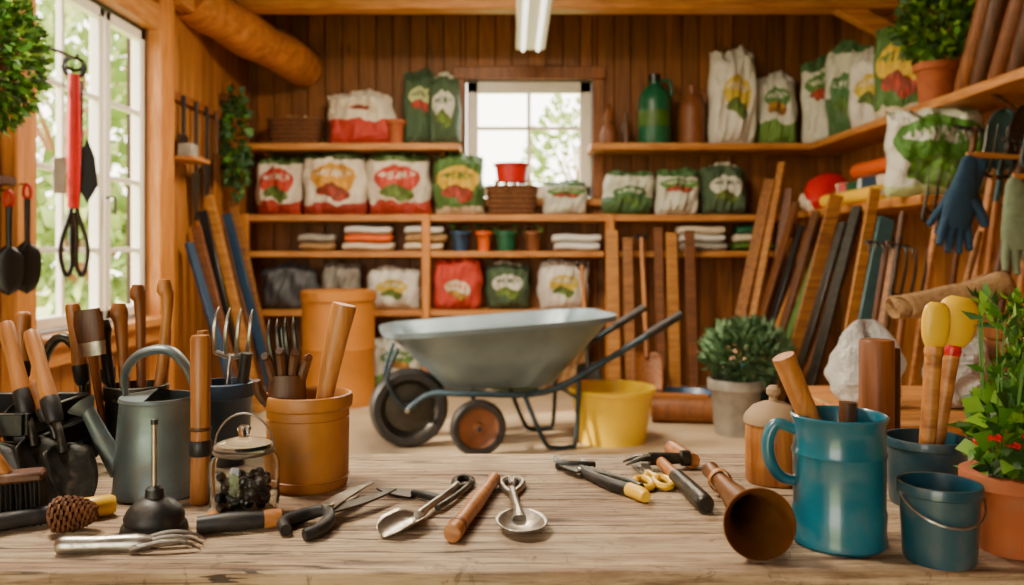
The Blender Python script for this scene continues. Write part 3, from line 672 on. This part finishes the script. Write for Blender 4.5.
for k in range(110):
    a=R.uniform(0,2*pi); q=.037*math.sqrt(R.random()); z=.015+R.random()*.040
    bmesh.ops.create_icosphere(b.bm,subdivisions=2,radius=R.uniform(.006,.009),matrix=T(q*math.cos(a),q*math.sin(a),z))
b.mi(BER); b.done(T(-.405,1.285,ZB+.001))
b=B('plunger')
b.lathe([(.044,0),(.046,.004),(.044,.012),(.040,.016),(.041,.024),(.036,.034),(.028,.042),(.020,.047),(.013,.05),(.012,.062),(.007,.066),(0,.066)],BLK,seg=40)
b.lathe([(.0445,0),(.04,.003),(.03,.03),(0,.04)],BLK,seg=40)
b.tube([(0,0,.06),(0,0,.155)],.0038,STEEL,seg=12); b.lathe([(0,.153),(.005,.153),(.005,.16),(0,.162)],BLK); b.done(T(-.507,1.205,ZB))
b=B('weeding_hoe'); M=along((-.78,1.16,ZB+.0165),(-.60,1.285,ZB+.0165))
b.tube([(0,0,0),(.05,0,0),(.12,0,0),(.17,0,0)],[.010,.012,.013,.0125],BLK,seg=16,sm=2,M=M); b.tube([(.17,0,0),(.175,0,0),(.212,0,0),(.219,0,0)],[.0125,.0155,.0155,.012],YEL,seg=16,M=M)
b.tube([(-.06,0,0),(.0,0,0)],[.008,.010],HAN,seg=12,M=M); b.done()
b=B('pine_cone')
for i in range(110):
    f=i/110; a=i*2.399963; r=.019*math.sin(pi*(.15+.80*f))**.7; x=-.026+.055*f
    p=Vector((x,r*math.cos(a)*.7,r*math.sin(a)*.7)); d=Vector((.1+.9*f,math.cos(a)*.9,math.sin(a)*.9)); q=Vector((0,-math.sin(a),math.cos(a)))
    s_=.012*(1.1-.5*f); dn=d.normalized()
    v=[p-q*s_*.4,p+q*s_*.4,p+dn*s_+q*s_*.6,p+dn*s_*1.25,p+dn*s_-q*s_*.6]
    th=dn.cross(q)*.0016
    b.loft([[w_+th for w_ in v],[w_-th for w_ in v]],CONE,True,True)
b.tube([(-.030,0,0),(0,0,0),(.028,0,0)],[.009,.016,.004],CONE,sm=4)
b.done(T(-.625,1.205,ZB+.026)@RZ(12),ang=20)
hfork('weeding_fork',along((-.60,1.118,ZB+.011),(-.418,1.148,ZB+.006)),wm=STEEL,n=3,L=.186,W=.018)
b=B('tool_caddy')
for z in (.03,.075,.12):
    for y in (1.36,1.56): b.box((-.95,y,ZB+z),(.34,.012,.036),BLKP,bev=.002)
    for x in (-1.12,-.78): b.box((x,1.46,ZB+z),(.012,.2,.036),BLKP,bev=.002)
b.box((-.95,1.46,ZB+.006),(.34,.2,.012),BLKP)
for x in (-1.112,-.788):
    for y in (1.368,1.552): b.box((x,y,ZB+.07),(.018,.018,.138),BLKP)
b.done()
tr=[((-.815,1.44,1.06),(-.655,1.29,.803),.036,.115),((-.858,1.44,1.075),(-.715,1.315,.803),.034,.115),((-.90,1.38,1.055),(-.765,1.29,.803),.032,.11),((-.868,1.51,1.09),(-.858,1.48,.83),.026,.1),((-.82,1.585,1.10),(-.79,1.60,.805),.030,.1),((-.92,1.50,1.08),(-.92,1.46,.83),.026,.1),((-.955,1.42,1.06),(-.90,1.40,.83),.026,.1),((-.775,1.60,1.06),(-.755,1.635,.805),.026,.1),((-.785,1.40,.985),(-.70,1.36,.803),.026,.09)]
for i,(a,c,w,bl) in enumerate(tr):
    L=(Vector(a)-Vector(c)).length; trowel('hand_trowel',along(a,c),L,w,bl,[HAN,HAN,BRN][i%3])
b=B('bristle_brush'); M=T(-.735,1.235,ZB)@RZ(20)
b.box((0,0,.070),(.10,.04,.014),DKW,M=M,bev=.004)
for i in range(16):
    for j in range(5):
        x=-.046+.0061*i; y=-.016+.008*j; b.tube([(x,y,.066),(x*1.1+R.uniform(-.004,.004),y*1.2,.0)],[.0022,.0014],BLK,seg=4,M=M)
b.tube([(-.0,0,.075),(-.03,0,.12),(-.07,.01,.17)],[.010,.011,.010],HANZ,seg=12,sm=3,M=M); b.done()
q,M=pot('metal_tool_pot',-.70,1.585,ZB,.055,.15,DSTEEL,None,rim=.002,taper=.95); q.done(M)
b=B('wooden_handled_tools')
for (x0,x1,z1,m,r) in ((-.715,-.730,1.10,BRN,.014),(-.69,-.695,1.135,BRN,.012),(-.675,-.645,1.145,HANZ,.012),(-.73,-.76,1.07,BLK,.013)):
    b.tube([(x0,1.585,ZB+.012),(x1,1.59,z1-.06),(x1-.005,1.59,z1-.02),(x1-.005,1.59,z1)],[.008,r*.8,r*1.2,r*.8],m,seg=14,sm=3)
b.tube([(-.665,1.60,ZB+.02),(-.65,1.60,1.05)],.009,HANZ)
b.done()
b=B('paint_brush')
M=T(-.735,1.545,ZB+.02)@RY(-8)
b.tube([(0,0,0),(0,0,.10),(0,0,.17),(0,0,.19)],[.006,.009,.012,.014],BRN,seg=12,flat=.6,M=M)
b.tube([(0,0,.19),(0,0,.215)],[.024,.026],STEEL,seg=16,flat=.4,M=M,up=(0,1,0)); b.tube([(0,0,.215),(0,0,.25),(0,0,.275)],[.025,.028,.024],DKW,seg=16,flat=.4,M=M,up=(0,1,0)); b.done()
q,M=pot('dark_tool_pot',-.535,1.585,ZB,.05,.155,BLUE,None,rim=.003,taper=.85); q.done(M)
hfork('hand_fork',along((-.545,1.59,ZB+.012),(-.522,1.60,1.08)),wm=DKW,L=.28,n=4,W=.030)
b=B('garden_hand_tools'); b.tube([(-.56,1.58,ZB+.015),(-.575,1.58,1.05)],.010,HANZ); b.tube([(-.52,1.58,ZB+.015),(-.49,1.57,1.01)],.011,BLK,seg=12); b.done()
b=B('hose_loop'); pts=[(-.865+.045*math.cos(a),1.635,ZB+.012+.11+.11*math.sin(a)) for a in [2*pi*k/24 for k in range(24)]]
b.tube(pts,.010,DSTEEL,closed=True,seg=10,sm=1); b.done()
b=B('cork'); b.lathe([(0,0),(.010,0),(.012,.03),(.011,.032),(0,.032)],HANZ,M=T(-.435,1.235,ZB+.012)@RX(90)@RY(20),seg=18); b.done()
def blade(b,p0,p1,w,m,z=0,curve=0):
    p0=Vector((*p0,0)); p1=Vector((*p1,0)); d=p1-p0; L=d.length; d.normalize(); n=Vector((-d.y,d.x,0)); o=[]
    N=10
    for k in range(N+1):
        t=k/N; c=curve*math.sin(pi*t); o.append(p0+d*L*t+n*(c+w*.5*(1-t**3)))
    for k in range(N,-1,-1):
        t=k/N; c=curve*math.sin(pi*t); o.append(p0+d*L*t+n*(c-w*.5*(1-t**2)*(1 if k<N else 0)))
    b.plate([(v.x,v.y) for v in o],.003,m,T(0,0,z))
b=B('garden_knife'); M=T(0,0,ZB)
b.tube([(-.442,1.193,.0135),(-.40,1.205,.0145),(-.355,1.222,.013)],[.012,.0135,.012],BLK,seg=16,sm=3,M=M)
b.tube([(-.357,1.221,.013),(-.335,1.231,.013)],.0135,HAN,seg=16,M=M)
b.tube([(-.337,1.230,.013),(-.318,1.258,.011)],[.009,.007],DSTEEL,seg=10,sm=3,M=M,flat=.6)
blade(b,(-.325,1.248),(-.245,1.36),.028,STEEL,ZB+.004); b.done()
b=B('garden_shears')
q=b; blade(q,(-.275,1.245),(-.185,1.36),.030,DSTEEL,ZB+.016,-.006); blade(q,(-.275,1.245),(-.225,1.385),.028,STEEL,ZB+.020,.006)
q.lathe([(0,0),(.010,0),(.010,.005),(0,.007)],STEEL,M=T(-.272,1.252,ZB+.022),seg=16)
q.tube([(-.272,1.252,ZB+.018),(-.30,1.245,ZB+.014),(-.325,1.215,ZB+.0105),(-.315,1.185,ZB+.0095)],[.008,.010,.010,.008],BLK,seg=12,sm=4)
q.tube([(-.272,1.252,ZB+.018),(-.262,1.215,ZB+.014),(-.270,1.18,ZB+.0105),(-.285,1.165,ZB+.0095)],[.008,.010,.010,.008],BLK,seg=12,sm=4)
q.done()
b=B('paint_scraper'); M=T(0,0,ZB)
blade(b,(-.155,1.372),(-.225,1.41),.036,DSTEEL,ZB+.003); b.tube([(-.16,1.375,.008),(-.135,1.355,.009),(-.112,1.338,.009)],[.006,.0085,.007],BLK,seg=12,sm=3,M=M,flat=.8); b.done()
b=B('scoop_trowel')
lp=[(-.083+.015*math.cos(a),1.445+.03*math.sin(a),ZB+.006) for a in [2*pi*k/16 for k in range(16)]]
b.tube(lp,.0052,DSTEEL,closed=True,seg=8)
b.tube([(-.092,1.42,ZB+.007),(-.105,1.36,ZB+.010),(-.125,1.29,ZB+.012),(-.138,1.25,ZB+.010)],[.006,.005,.005,.007],STEEL,seg=10,sm=4)
b.tube([(-.073,1.42,ZB+.006),(-.088,1.36,ZB+.008),(-.113,1.29,ZB+.009)],[.005,.004,.004],DSTEEL,seg=10,sm=4)
def fs(u,v):
    V=2*v-1; s=(min(1,u*4+.1))**.5; e=(1-max(0,(u-.5)/.5)**2.4)**.5 if u<1 else 0
    return (u*.10,V*.030*s*e,.003+.016*V*V*s*e)
b.surf(fs,16,12,STEEL,M=along((-.133,1.262,ZB),(-.178,1.17,ZB))); b.done(solid=.0015)
b=B('tool_handle'); M=along((-.029,1.44,ZB+.0135),(-.082,1.155,ZB+.0135))
b.tube([(0,0,0),(.006,0,0),(.05,0,0),(.14,0,0),(.22,0,0),(.28,0,0),(.288,0,0)],[.007,.0115,.010,.0125,.0115,.013,.010],HAN,seg=18,sm=3,M=M); b.tube([(.252,0,0),(.262,0,0)],.0137,BRJ,seg=18,M=M); b.done()
b=B('spoon_trowel')
for sx in (-1,1):
    b.tube([(sx*.001,1.372,ZB+.006),(sx*.014,1.405,ZB+.007),(sx*.018,1.44,ZB+.007),(sx*.006,1.465,ZB+.006),(sx*.000,1.43,ZB+.006)],.0045,STEEL,seg=10,sm=5)
b.tube([(0,1.40,ZB+.007),(.003,1.34,ZB+.010),(.008,1.28,ZB+.012),(.011,1.24,ZB+.008)],[.007,.006,.006,.010],STEEL,seg=12,sm=4,flat=.6)
def sp_(u,v):
    V=2*v-1; e=max(0,1-(2*u-1)**2)**.5; rr=((2*u-1)**2+(V*e)**2)
    return (u*.105,V*.037*e,.0025+.012*rr)
b.surf(sp_,24,14,STEEL,M=along((.009,1.268,ZB),(.018,1.163,ZB))); b.done(solid=.0015)
b=B('pruning_shears')
blade(b,(.125,1.49),(.078,1.605),.030,DSTEEL,ZB+.010,.008); blade(b,(.125,1.49),(.128,1.60),.022,STEEL,ZB+.006,-.012)
b.tube([(.082,1.545,ZB+.01),(.11,1.535,ZB+.011),(.15,1.545,ZB+.01)],[.009,.009,.006],BLK,seg=10,sm=3)
b.lathe([(0,0),(.010,0),(.010,.006),(0,.008)],STEEL,M=T(.126,1.50,ZB+.010),seg=16)
b.tube([(.122,1.51,ZB+.010),(.14,1.46,ZB+.011),(.165,1.41,ZB+.012),(.192,1.375,ZB+.012)],[.009,.0085,.010,.010],BLK,seg=14,sm=4)
b.tube([(.190,1.378,ZB+.012),(.205,1.352,ZB+.012),(.211,1.338,ZB+.011)],[.0112,.0115,.009],YEL,seg=14,sm=3)
b.tube([(.13,1.51,ZB+.009),(.165,1.475,ZB+.009),(.195,1.43,ZB+.010),(.212,1.395,ZB+.010)],[.008,.0075,.008,.007],DSTEEL,seg=14,sm=4)
b.done()
b=B('scissors')
for cx,cy in ((.222,1.435),(.256,1.44)):
    b.tube([(cx+.014*math.cos(a),cy+.030*math.sin(a),ZB+.007) for a in [2*pi*k/18 for k in range(18)]],.0062,YEL,closed=True,seg=8)
b.tube([(.228,1.46,ZB+.007),(.240,1.50,ZB+.007)],.006,YEL,seg=8); b.tube([(.252,1.465,ZB+.007),(.238,1.50,ZB+.007)],.006,YEL,seg=8)
blade(b,(.236,1.495),(.218,1.63),.016,STEEL,ZB+.004); blade(b,(.242,1.495),(.240,1.63),.016,STEEL,ZB+.008); b.done()
b=B('hammer'); M=along((.294,1.285,ZB+.0145),(.268,1.565,ZB+.016))
b.tube([(0,0,0),(.01,0,0),(.06,0,0),(.16,0,0)],[.011,.0145,.0145,.013],DSTEEL,seg=16,sm=3,M=M); b.tube([(.16,0,0),(.20,0,0),(.27,0,0)],[.0105,.010,.010],HAN,seg=14,sm=3,M=M)
b.tube([(.265,-.055,.004),(.265,-.04,.004),(.265,-.036,.004),(.265,0,.004),(.265,.02,.004)],[.014,.0145,.010,.012,.012],DSTEEL,seg=16,M=M)
for s in (-1,1): b.tube([(.265+s*.004,.015,.006),(.265+s*.008,.04,.006),(.268+s*.012,.065,-.004)],[.009,.007,.002],DSTEEL,seg=8,sm=3,M=M,flat=.7)
b.done()
b=B('wooden_mallet_handle'); b.tube([(.31,1.65,ZB+.015),(.33,1.55,ZB+.015)],[.015,.014],HAN,seg=16); b.done()
b=B('brass_horn'); M=along((.345,1.48,ZB+.0175),(.318,1.092,ZB+.0475))@RY(90)
b.lathe([(0,0),(.012,0),(.015,.006),(.0135,.02),(.014,.12),(.017,.2),(.022,.27),(.029,.33),(.037,.37),(.045,.388),(.0465,.390),(.045,.391),(.036,.375),(.026,.33),(.018,.26),(.01,.18),(0,.15)],BRONZE,M=M,seg=40)
b.lathe([(.0165,.09),(.019,.092),(.019,.105),(.0168,.107)],HAN,M=M); b.done(ang=50)
b=B('lidded_wooden_jar')
b.lathe([(0,0),(.044,0),(.047,.004),(.0475,.03),(.0482,.034),(.0475,.038),(.0475,.07),(.0482,.074),(.0475,.078),(.047,.10),(0,.10)],HANZ,seg=36)
b.lathe([(.046,.1),(.05,.102),(.05,.110),(.046,.118),(.035,.130),(.02,.137),(.008,.139),(.007,.146),(.012,.152),(.012,.160),(.007,.166),(0,.167)],STONE,seg=36)
b.done(T(.452,1.47,ZB))
b=B('enamel_jug')
b.lathe([(0,0),(.058,0),(.0625,.004),(.062,.012),(.0605,.02),(.0622,.045),(.0600,.050),(.0605,.118),(.0625,.124),(.0600,.130),(.060,.164),(.0630,.170),(.0640,.174),(.061,.176),(.058,.172),(.057,.01),(0,.008)],TEAL,seg=48)
b.tube([(-.058,0,.152),(-.082,0,.160),(-.094,0,.140),(-.092,0,.11),(-.078,0,.088),(-.059,0,.082)],[.007,.008,.0085,.0085,.008,.007],TEAL,seg=14,sm=6,up=(0,1,0),flat=1.4)
b.done(T(.448,1.165,ZB)@RZ(-8))
b=B('wooden_stick'); b.tube([(.47,1.175,ZB+.02),(.405,1.165,.975),(.370,1.16,1.055)],[.0125,.0145,.0155],HANZ,seg=18); b.done()
b=B('wooden_stick'); b.tube([(.470,1.20,ZB+.02),(.475,1.202,.985)],[.011,.012],DKW,seg=18); b.done()
b=B('wooden_dowel'); b.lathe([(0,0),(.029,0),(.030,.003),(.030,.237),(.028,.24),(0,.24)],BRN,seg=28); b.done(T(.652,1.52,ZB))
b=B('wooden_dowel'); b.lathe([(0,0),(.011,0),(.012,.003),(.012,.217),(.010,.22),(0,.22)],DKW,seg=20); b.done(T(.70,1.56,ZB))
def tin(name,x,y,r,h,m,wire=True):
    b=B(name); b.lathe([(0,0),(r*.84,0),(r*.87,.004),(r*.96,h*.86),(r*1.02,h*.88),(r*1.02,h*.97),(r*1.0,h),(r*.93,h),(r*.82,.008),(0,.006)],m,seg=44)
    b.lathe([(0,h*.55),(r*.86,h*.55)],SOIL)
    if wire:
        b.tube([(r*1.03*math.cos(a),-r*1.0*math.sin(a)*.98-.004,h*.86-.30*h*math.sin(a)) for a in [pi*k/14 for k in range(15)]],.0016,STEEL,seg=6)
        for s in (-1,1): b.lathe([(0,0),(.005,0),(.004,.004),(0,.005)],STEEL,M=T(s*r*.97,0,h*.86)@RY(90*s),seg=12)
    b.done(T(x,y,ZB))
tin('enamel_bucket',.553,1.10,.0505,.10,NAVY); tin('enamel_bucket',.655,1.345,.062,.105,NAVY,False)
def spat(name,p0,p1,head,hl,hw,m2=None):
    b=B(name); L=(Vector(p0)-Vector(p1)).length; M=along(p0,p1)
    b.tube([(0,0,0),(.02,0,0),(L*.5,0,0),(L-hl,0,0)],[.009,.012,.0125,.013],HAN,seg=16,sm=3,M=M)
    if m2: b.tube([(L-hl-.010,0,0),(L-hl-.002,0,0),(L-hl+.006,0,0)],[.0135,.015,.013],m2,seg=16,M=M)
    b.tube([(L-hl,0,0),(L-hl*.75,0,0),(L-hl*.4,0,0),(L-hl*.12,0,0),(L,0,0)],[.012,.5*hw,.5*hw*1.12,.5*hw*.95,.5*hw*.5],head,seg=20,sm=4,flat=.5,M=M,up=(0,0,1))
    b.done()
spat('garden_scoop',(.650,1.335,ZB+.065),(.668,1.335,1.118),YEL,.075,.040,HAN)
spat('garden_scoop',(.672,1.355,ZB+.065),(.718,1.36,1.125),YEL,.085,.058,RED)
def ext(b):
    for k in range(46):
        a=R.uniform(0,2*pi); q=R.uniform(.005,.048); z=R.uniform(.17,.34); c=Vector((q*math.cos(a)+.008,q*math.sin(a),z)); d0=Vector((math.cos(a)*.6,math.sin(a)*.6,R.uniform(.3,1.2)))
        b.tube([(q*.4*math.cos(a),q*.4*math.sin(a),.10),(q*.8*math.cos(a),q*.8*math.sin(a),z*.7),tuple(c)],.0012,L1,seg=4,sm=2)
        for j in range(7): b.leaf(c-d0*.01*j*.6,d0+Vector((R.uniform(-1,1),R.uniform(-1,1),R.uniform(-.4,.6))),R.uniform(.020,.032),R.choice([L1,L2,L3]),.2)
    for x,y,z in ((-.045,-.035,.155),(-.03,-.05,.148),(-.01,-.055,.16),(-.052,-.02,.145),(.01,-.05,.15)):
        for j in range(9):
            a=j*2*pi/9; b.leaf(Vector((x,y,z)),Vector((math.cos(a),math.sin(a)-.3,.4)),.012,FLR,.45)
pottedplant('potted_geranium',.668,1.135,ZB,.052,.105,TERRA,(0,0,.15),(.050,.050,.06),260,.030,[L1,L3,L2],.4,.2,ext,seg=44)
# ---------------------------------------------------------------- left hanging things
b=B('hanging_basket_plant')
b.lathe([(0,0),(.10,.02),(.15,.09),(.165,.15),(.155,.15),(.14,.09),(0,.04)],WICK,M=T(0,0,-.02)); b.lathe([(0,.12),(.15,.12)],SOIL)
for k in range(3):
    a=k*2*pi/3; b.tube([(.16*math.cos(a),.16*math.sin(a),.13),(0,0,.75)],.003,DSTEEL,seg=5)
b.tube([(0,0,.75),(0,0,1.48)],.004,DSTEEL,seg=5)
b.foliage((0,0,.08),(.24,.26,.30),3600,.038,[L1,L3,L2,L1],.3,.0); b.done(T(-1.92,3.0,1.82),ang=60)
b=B('iron_tool_hook'); b.tube([(XL+.07,3.97,2.16),(XL+.12,4.1,2.16),(XL+.12,4.27,2.16),(XL+.12,4.28,2.19)],.009,DSTEEL,seg=8,sm=3)
b.box((XL+.075,3.97,2.16),(.015,.05,.12),DSTEEL,bev=.003); b.done()
b=B('lopping_shears')
b.lathe([(.030,-.008),(.040,0),(.030,.008),(.022,0),(.030,-.008)],BLKP,M=T(0,0,-.02)@RX(90)@Matrix.Diagonal((1.4,1,1,1)))
b.tube([(-.05,0,-.03),(-.035,0,-.07),(0,0,-.085),(.035,0,-.07),(.05,0,-.03)],.013,BLKP,sm=4)
b.tube([(0,-.02,-.075),(0,-.02,-.40),(-.005,-.02,-.74)],[.026,.032,.028],RED,seg=12,flat=.6,up=(0,1,0)); b.tube([(.034,.012,-.10),(.032,.012,-.52),(.016,.012,-.74)],[.008,.010,.010],BLKP,seg=10)
b.box((-.065,0,-.58),(.06,.035,.18),GREYP,bev=.006)
b.plate([(0,.0),(.035,-.10),(.05,-.24),(.0,-.34),(-.05,-.24),(-.035,-.1)],.008,BLKP,M=T(.06,.03,-.38)@RX(90))
for s in (-1,1):
    b.tube([(s*.005,0,-.70),(s*.02,0,-.78),(s*.055,0,-.90),(s*.06,0,-.99),(s*.035,0,-1.08),(s*.010,0,-1.02),(s*.012,0,-.88),(s*.0,0,-.76)],.012,DSTEEL if s>0 else BLKP,sm=5,seg=8)
b.done(T(XL+.12,4.25,2.15)@RZ(28))
b=B('hanging_trowel_set')
for i,(dy,z,L) in enumerate(((3.84,1.50,.5),(3.70,1.46,.46))):
    M=T(XL+.12,dy,z)@RZ(40)
    b.tube([(0,0,0),(.012,0,-.02),(.012,0,-.06),(-.012,0,-.06),(-.012,0,-.02)],.008,RED,closed=True,M=M,sm=3)
    b.tube([(0,0,-.07),(0,0,-L*.55)],[.014,.012],BLKP,M=M)
    b.surf(lambda u,v:((2*v-1)*.06*(min(1,u*4+.2))*((1-max(0,(u-.5)/.5)**2)**.5 if u<1 else 0),.012*(2*v-1)**2,-L*.52-u*L*.48),12,8,BLKP,M=M)
    b.tube([(0,0,0),(-.02,.06,.0)],.004,DSTEEL,M=M,seg=6)
b.box((XL+.04,3.77,1.51),(.05,.36,.04),DKW,bev=.004)
b.done()
b=B('hanging_hand_tools')
b.box((XL+.02,6.2,2.25),(.03,.9,.06),BRN,bev=.004)
for y,l,m in ((5.85,.45,BLKP),(6.08,.85,DSTEEL),(6.3,.7,BLKP),(6.5,.55,DKW)):
    b.tube([(XL+.05,y,2.26),(XL+.05,y,2.26-l*.6)],.016,m,seg=8); b.surf(lambda u,v:(XL+.05,y+(2*v-1)*.09*(1-.6*u),2.26-l*.6-u*l*.4),6,4,m)
b.done()
b=B('trailing_ivy'); b.foliage((XL+.12,6.75,2.05),(.08,.12,.42),420,.07,[L3,L1,L5],.35,-.4); b.box((XL+.04,6.75,2.4),(.07,.14,.06),DKW); b.done()
b=B('small_wall_shelf'); b.box((XL+.09,5.85,1.82),(.18,.32,.025),TRIMY,bev=.003); b.box((XL+.09,5.82,1.88),(.10,.12,.09),GREYP,bev=.008); b.done()
# ---------------------------------------------------------------- outdoors
b=B('lawn'); b.box((0,5,-.16),(80,80,.1),LAWN); b.done()
def tree(x,y,h,r,n):
    b=B('garden_tree'); b.tube([(0,0,-.1),(.1,0,h*.4),(0,.1,h*.8)],[.2,.14,.06],BRN,sm=3)
    for k in range(6):
        a=k*1.1; b.tube([(0.05,0,h*.45),(r*.5*math.cos(a),r*.5*math.sin(a),h*.8)],[.06,.02],BRN,seg=6)
    b.foliage((0,0,h*.66),(r,r,h*.40),n,.32,[LO1,LO2],.35,.1); b.done(T(x,y,0),ang=60)
tree(-6.6,12.6,4.6,1.5,900); tree(-8.9,17.5,6.5,2.2,1100); tree(-5.6,11.3,1.7,.9,400); tree(1.9,24,5.2,1.6,700)
# ---------------------------------------------------------------- lights, world, camera
w=bpy.data.worlds.new('World'); sc.world=w; w.use_nodes=True; nt=w.node_tree; bgn=nt.nodes['Background']
tc=nt.nodes.new('ShaderNodeTexCoord'); sp2=nt.nodes.new('ShaderNodeSeparateXYZ'); nt.links.new(tc.outputs['Generated'],sp2.inputs[0])
f=ramp(nt,sp2.outputs[2],-.05,.6); nt.links.new(mixc(nt,f,(1,.91,.72,1),(1,.97,.90,1)),bgn.inputs['Color']); bgn.inputs['Strength'].default_value=10
def area(name,loc,rot,size,sy,power,col):
    l=bpy.data.lights.new(name,'AREA'); l.shape='RECTANGLE'; l.size=size; l.size_y=sy; l.energy=power; l.color=col
    o=bpy.data.objects.new(name,l); sc.collection.objects.link(o); o.location=loc; o.rotation_euler=[math.radians(a) for a in rot]; return o
area('added_overhead_light',(-.2,5.0,3.15),(0,0,0),1.2,.7,175,(1,.82,.58))  # lamp added above the frame to brighten the room, no fixture there
area('added_overhead_light',(-1.3,1.9,3.0),(0,-24,0),.7,.5,120,(1,.86,.66))  # unseen lamp added up left, tilted for firmer shadows on the bench
s=bpy.data.lights.new('sun','SUN'); s.energy=14; s.angle=math.radians(3); s.color=(1,.84,.62)
so=bpy.data.objects.new('sun',s); sc.collection.objects.link(so); so.rotation_euler=Vector((.85,.30,-.42)).to_track_quat('-Z','Y').to_euler()
cd=bpy.data.cameras.new('camera'); co=bpy.data.objects.new('camera',cd); sc.collection.objects.link(co); sc.camera=co
co.location=(0,0,1.2); co.rotation_euler=(pi/2,0,0); cd.sensor_width=36; cd.lens=29.88; cd.shift_y=-.0415; cd.clip_start=.05
cd.dof.use_dof=True; cd.dof.focus_distance=1.4; cd.dof.aperture_fstop=3.8
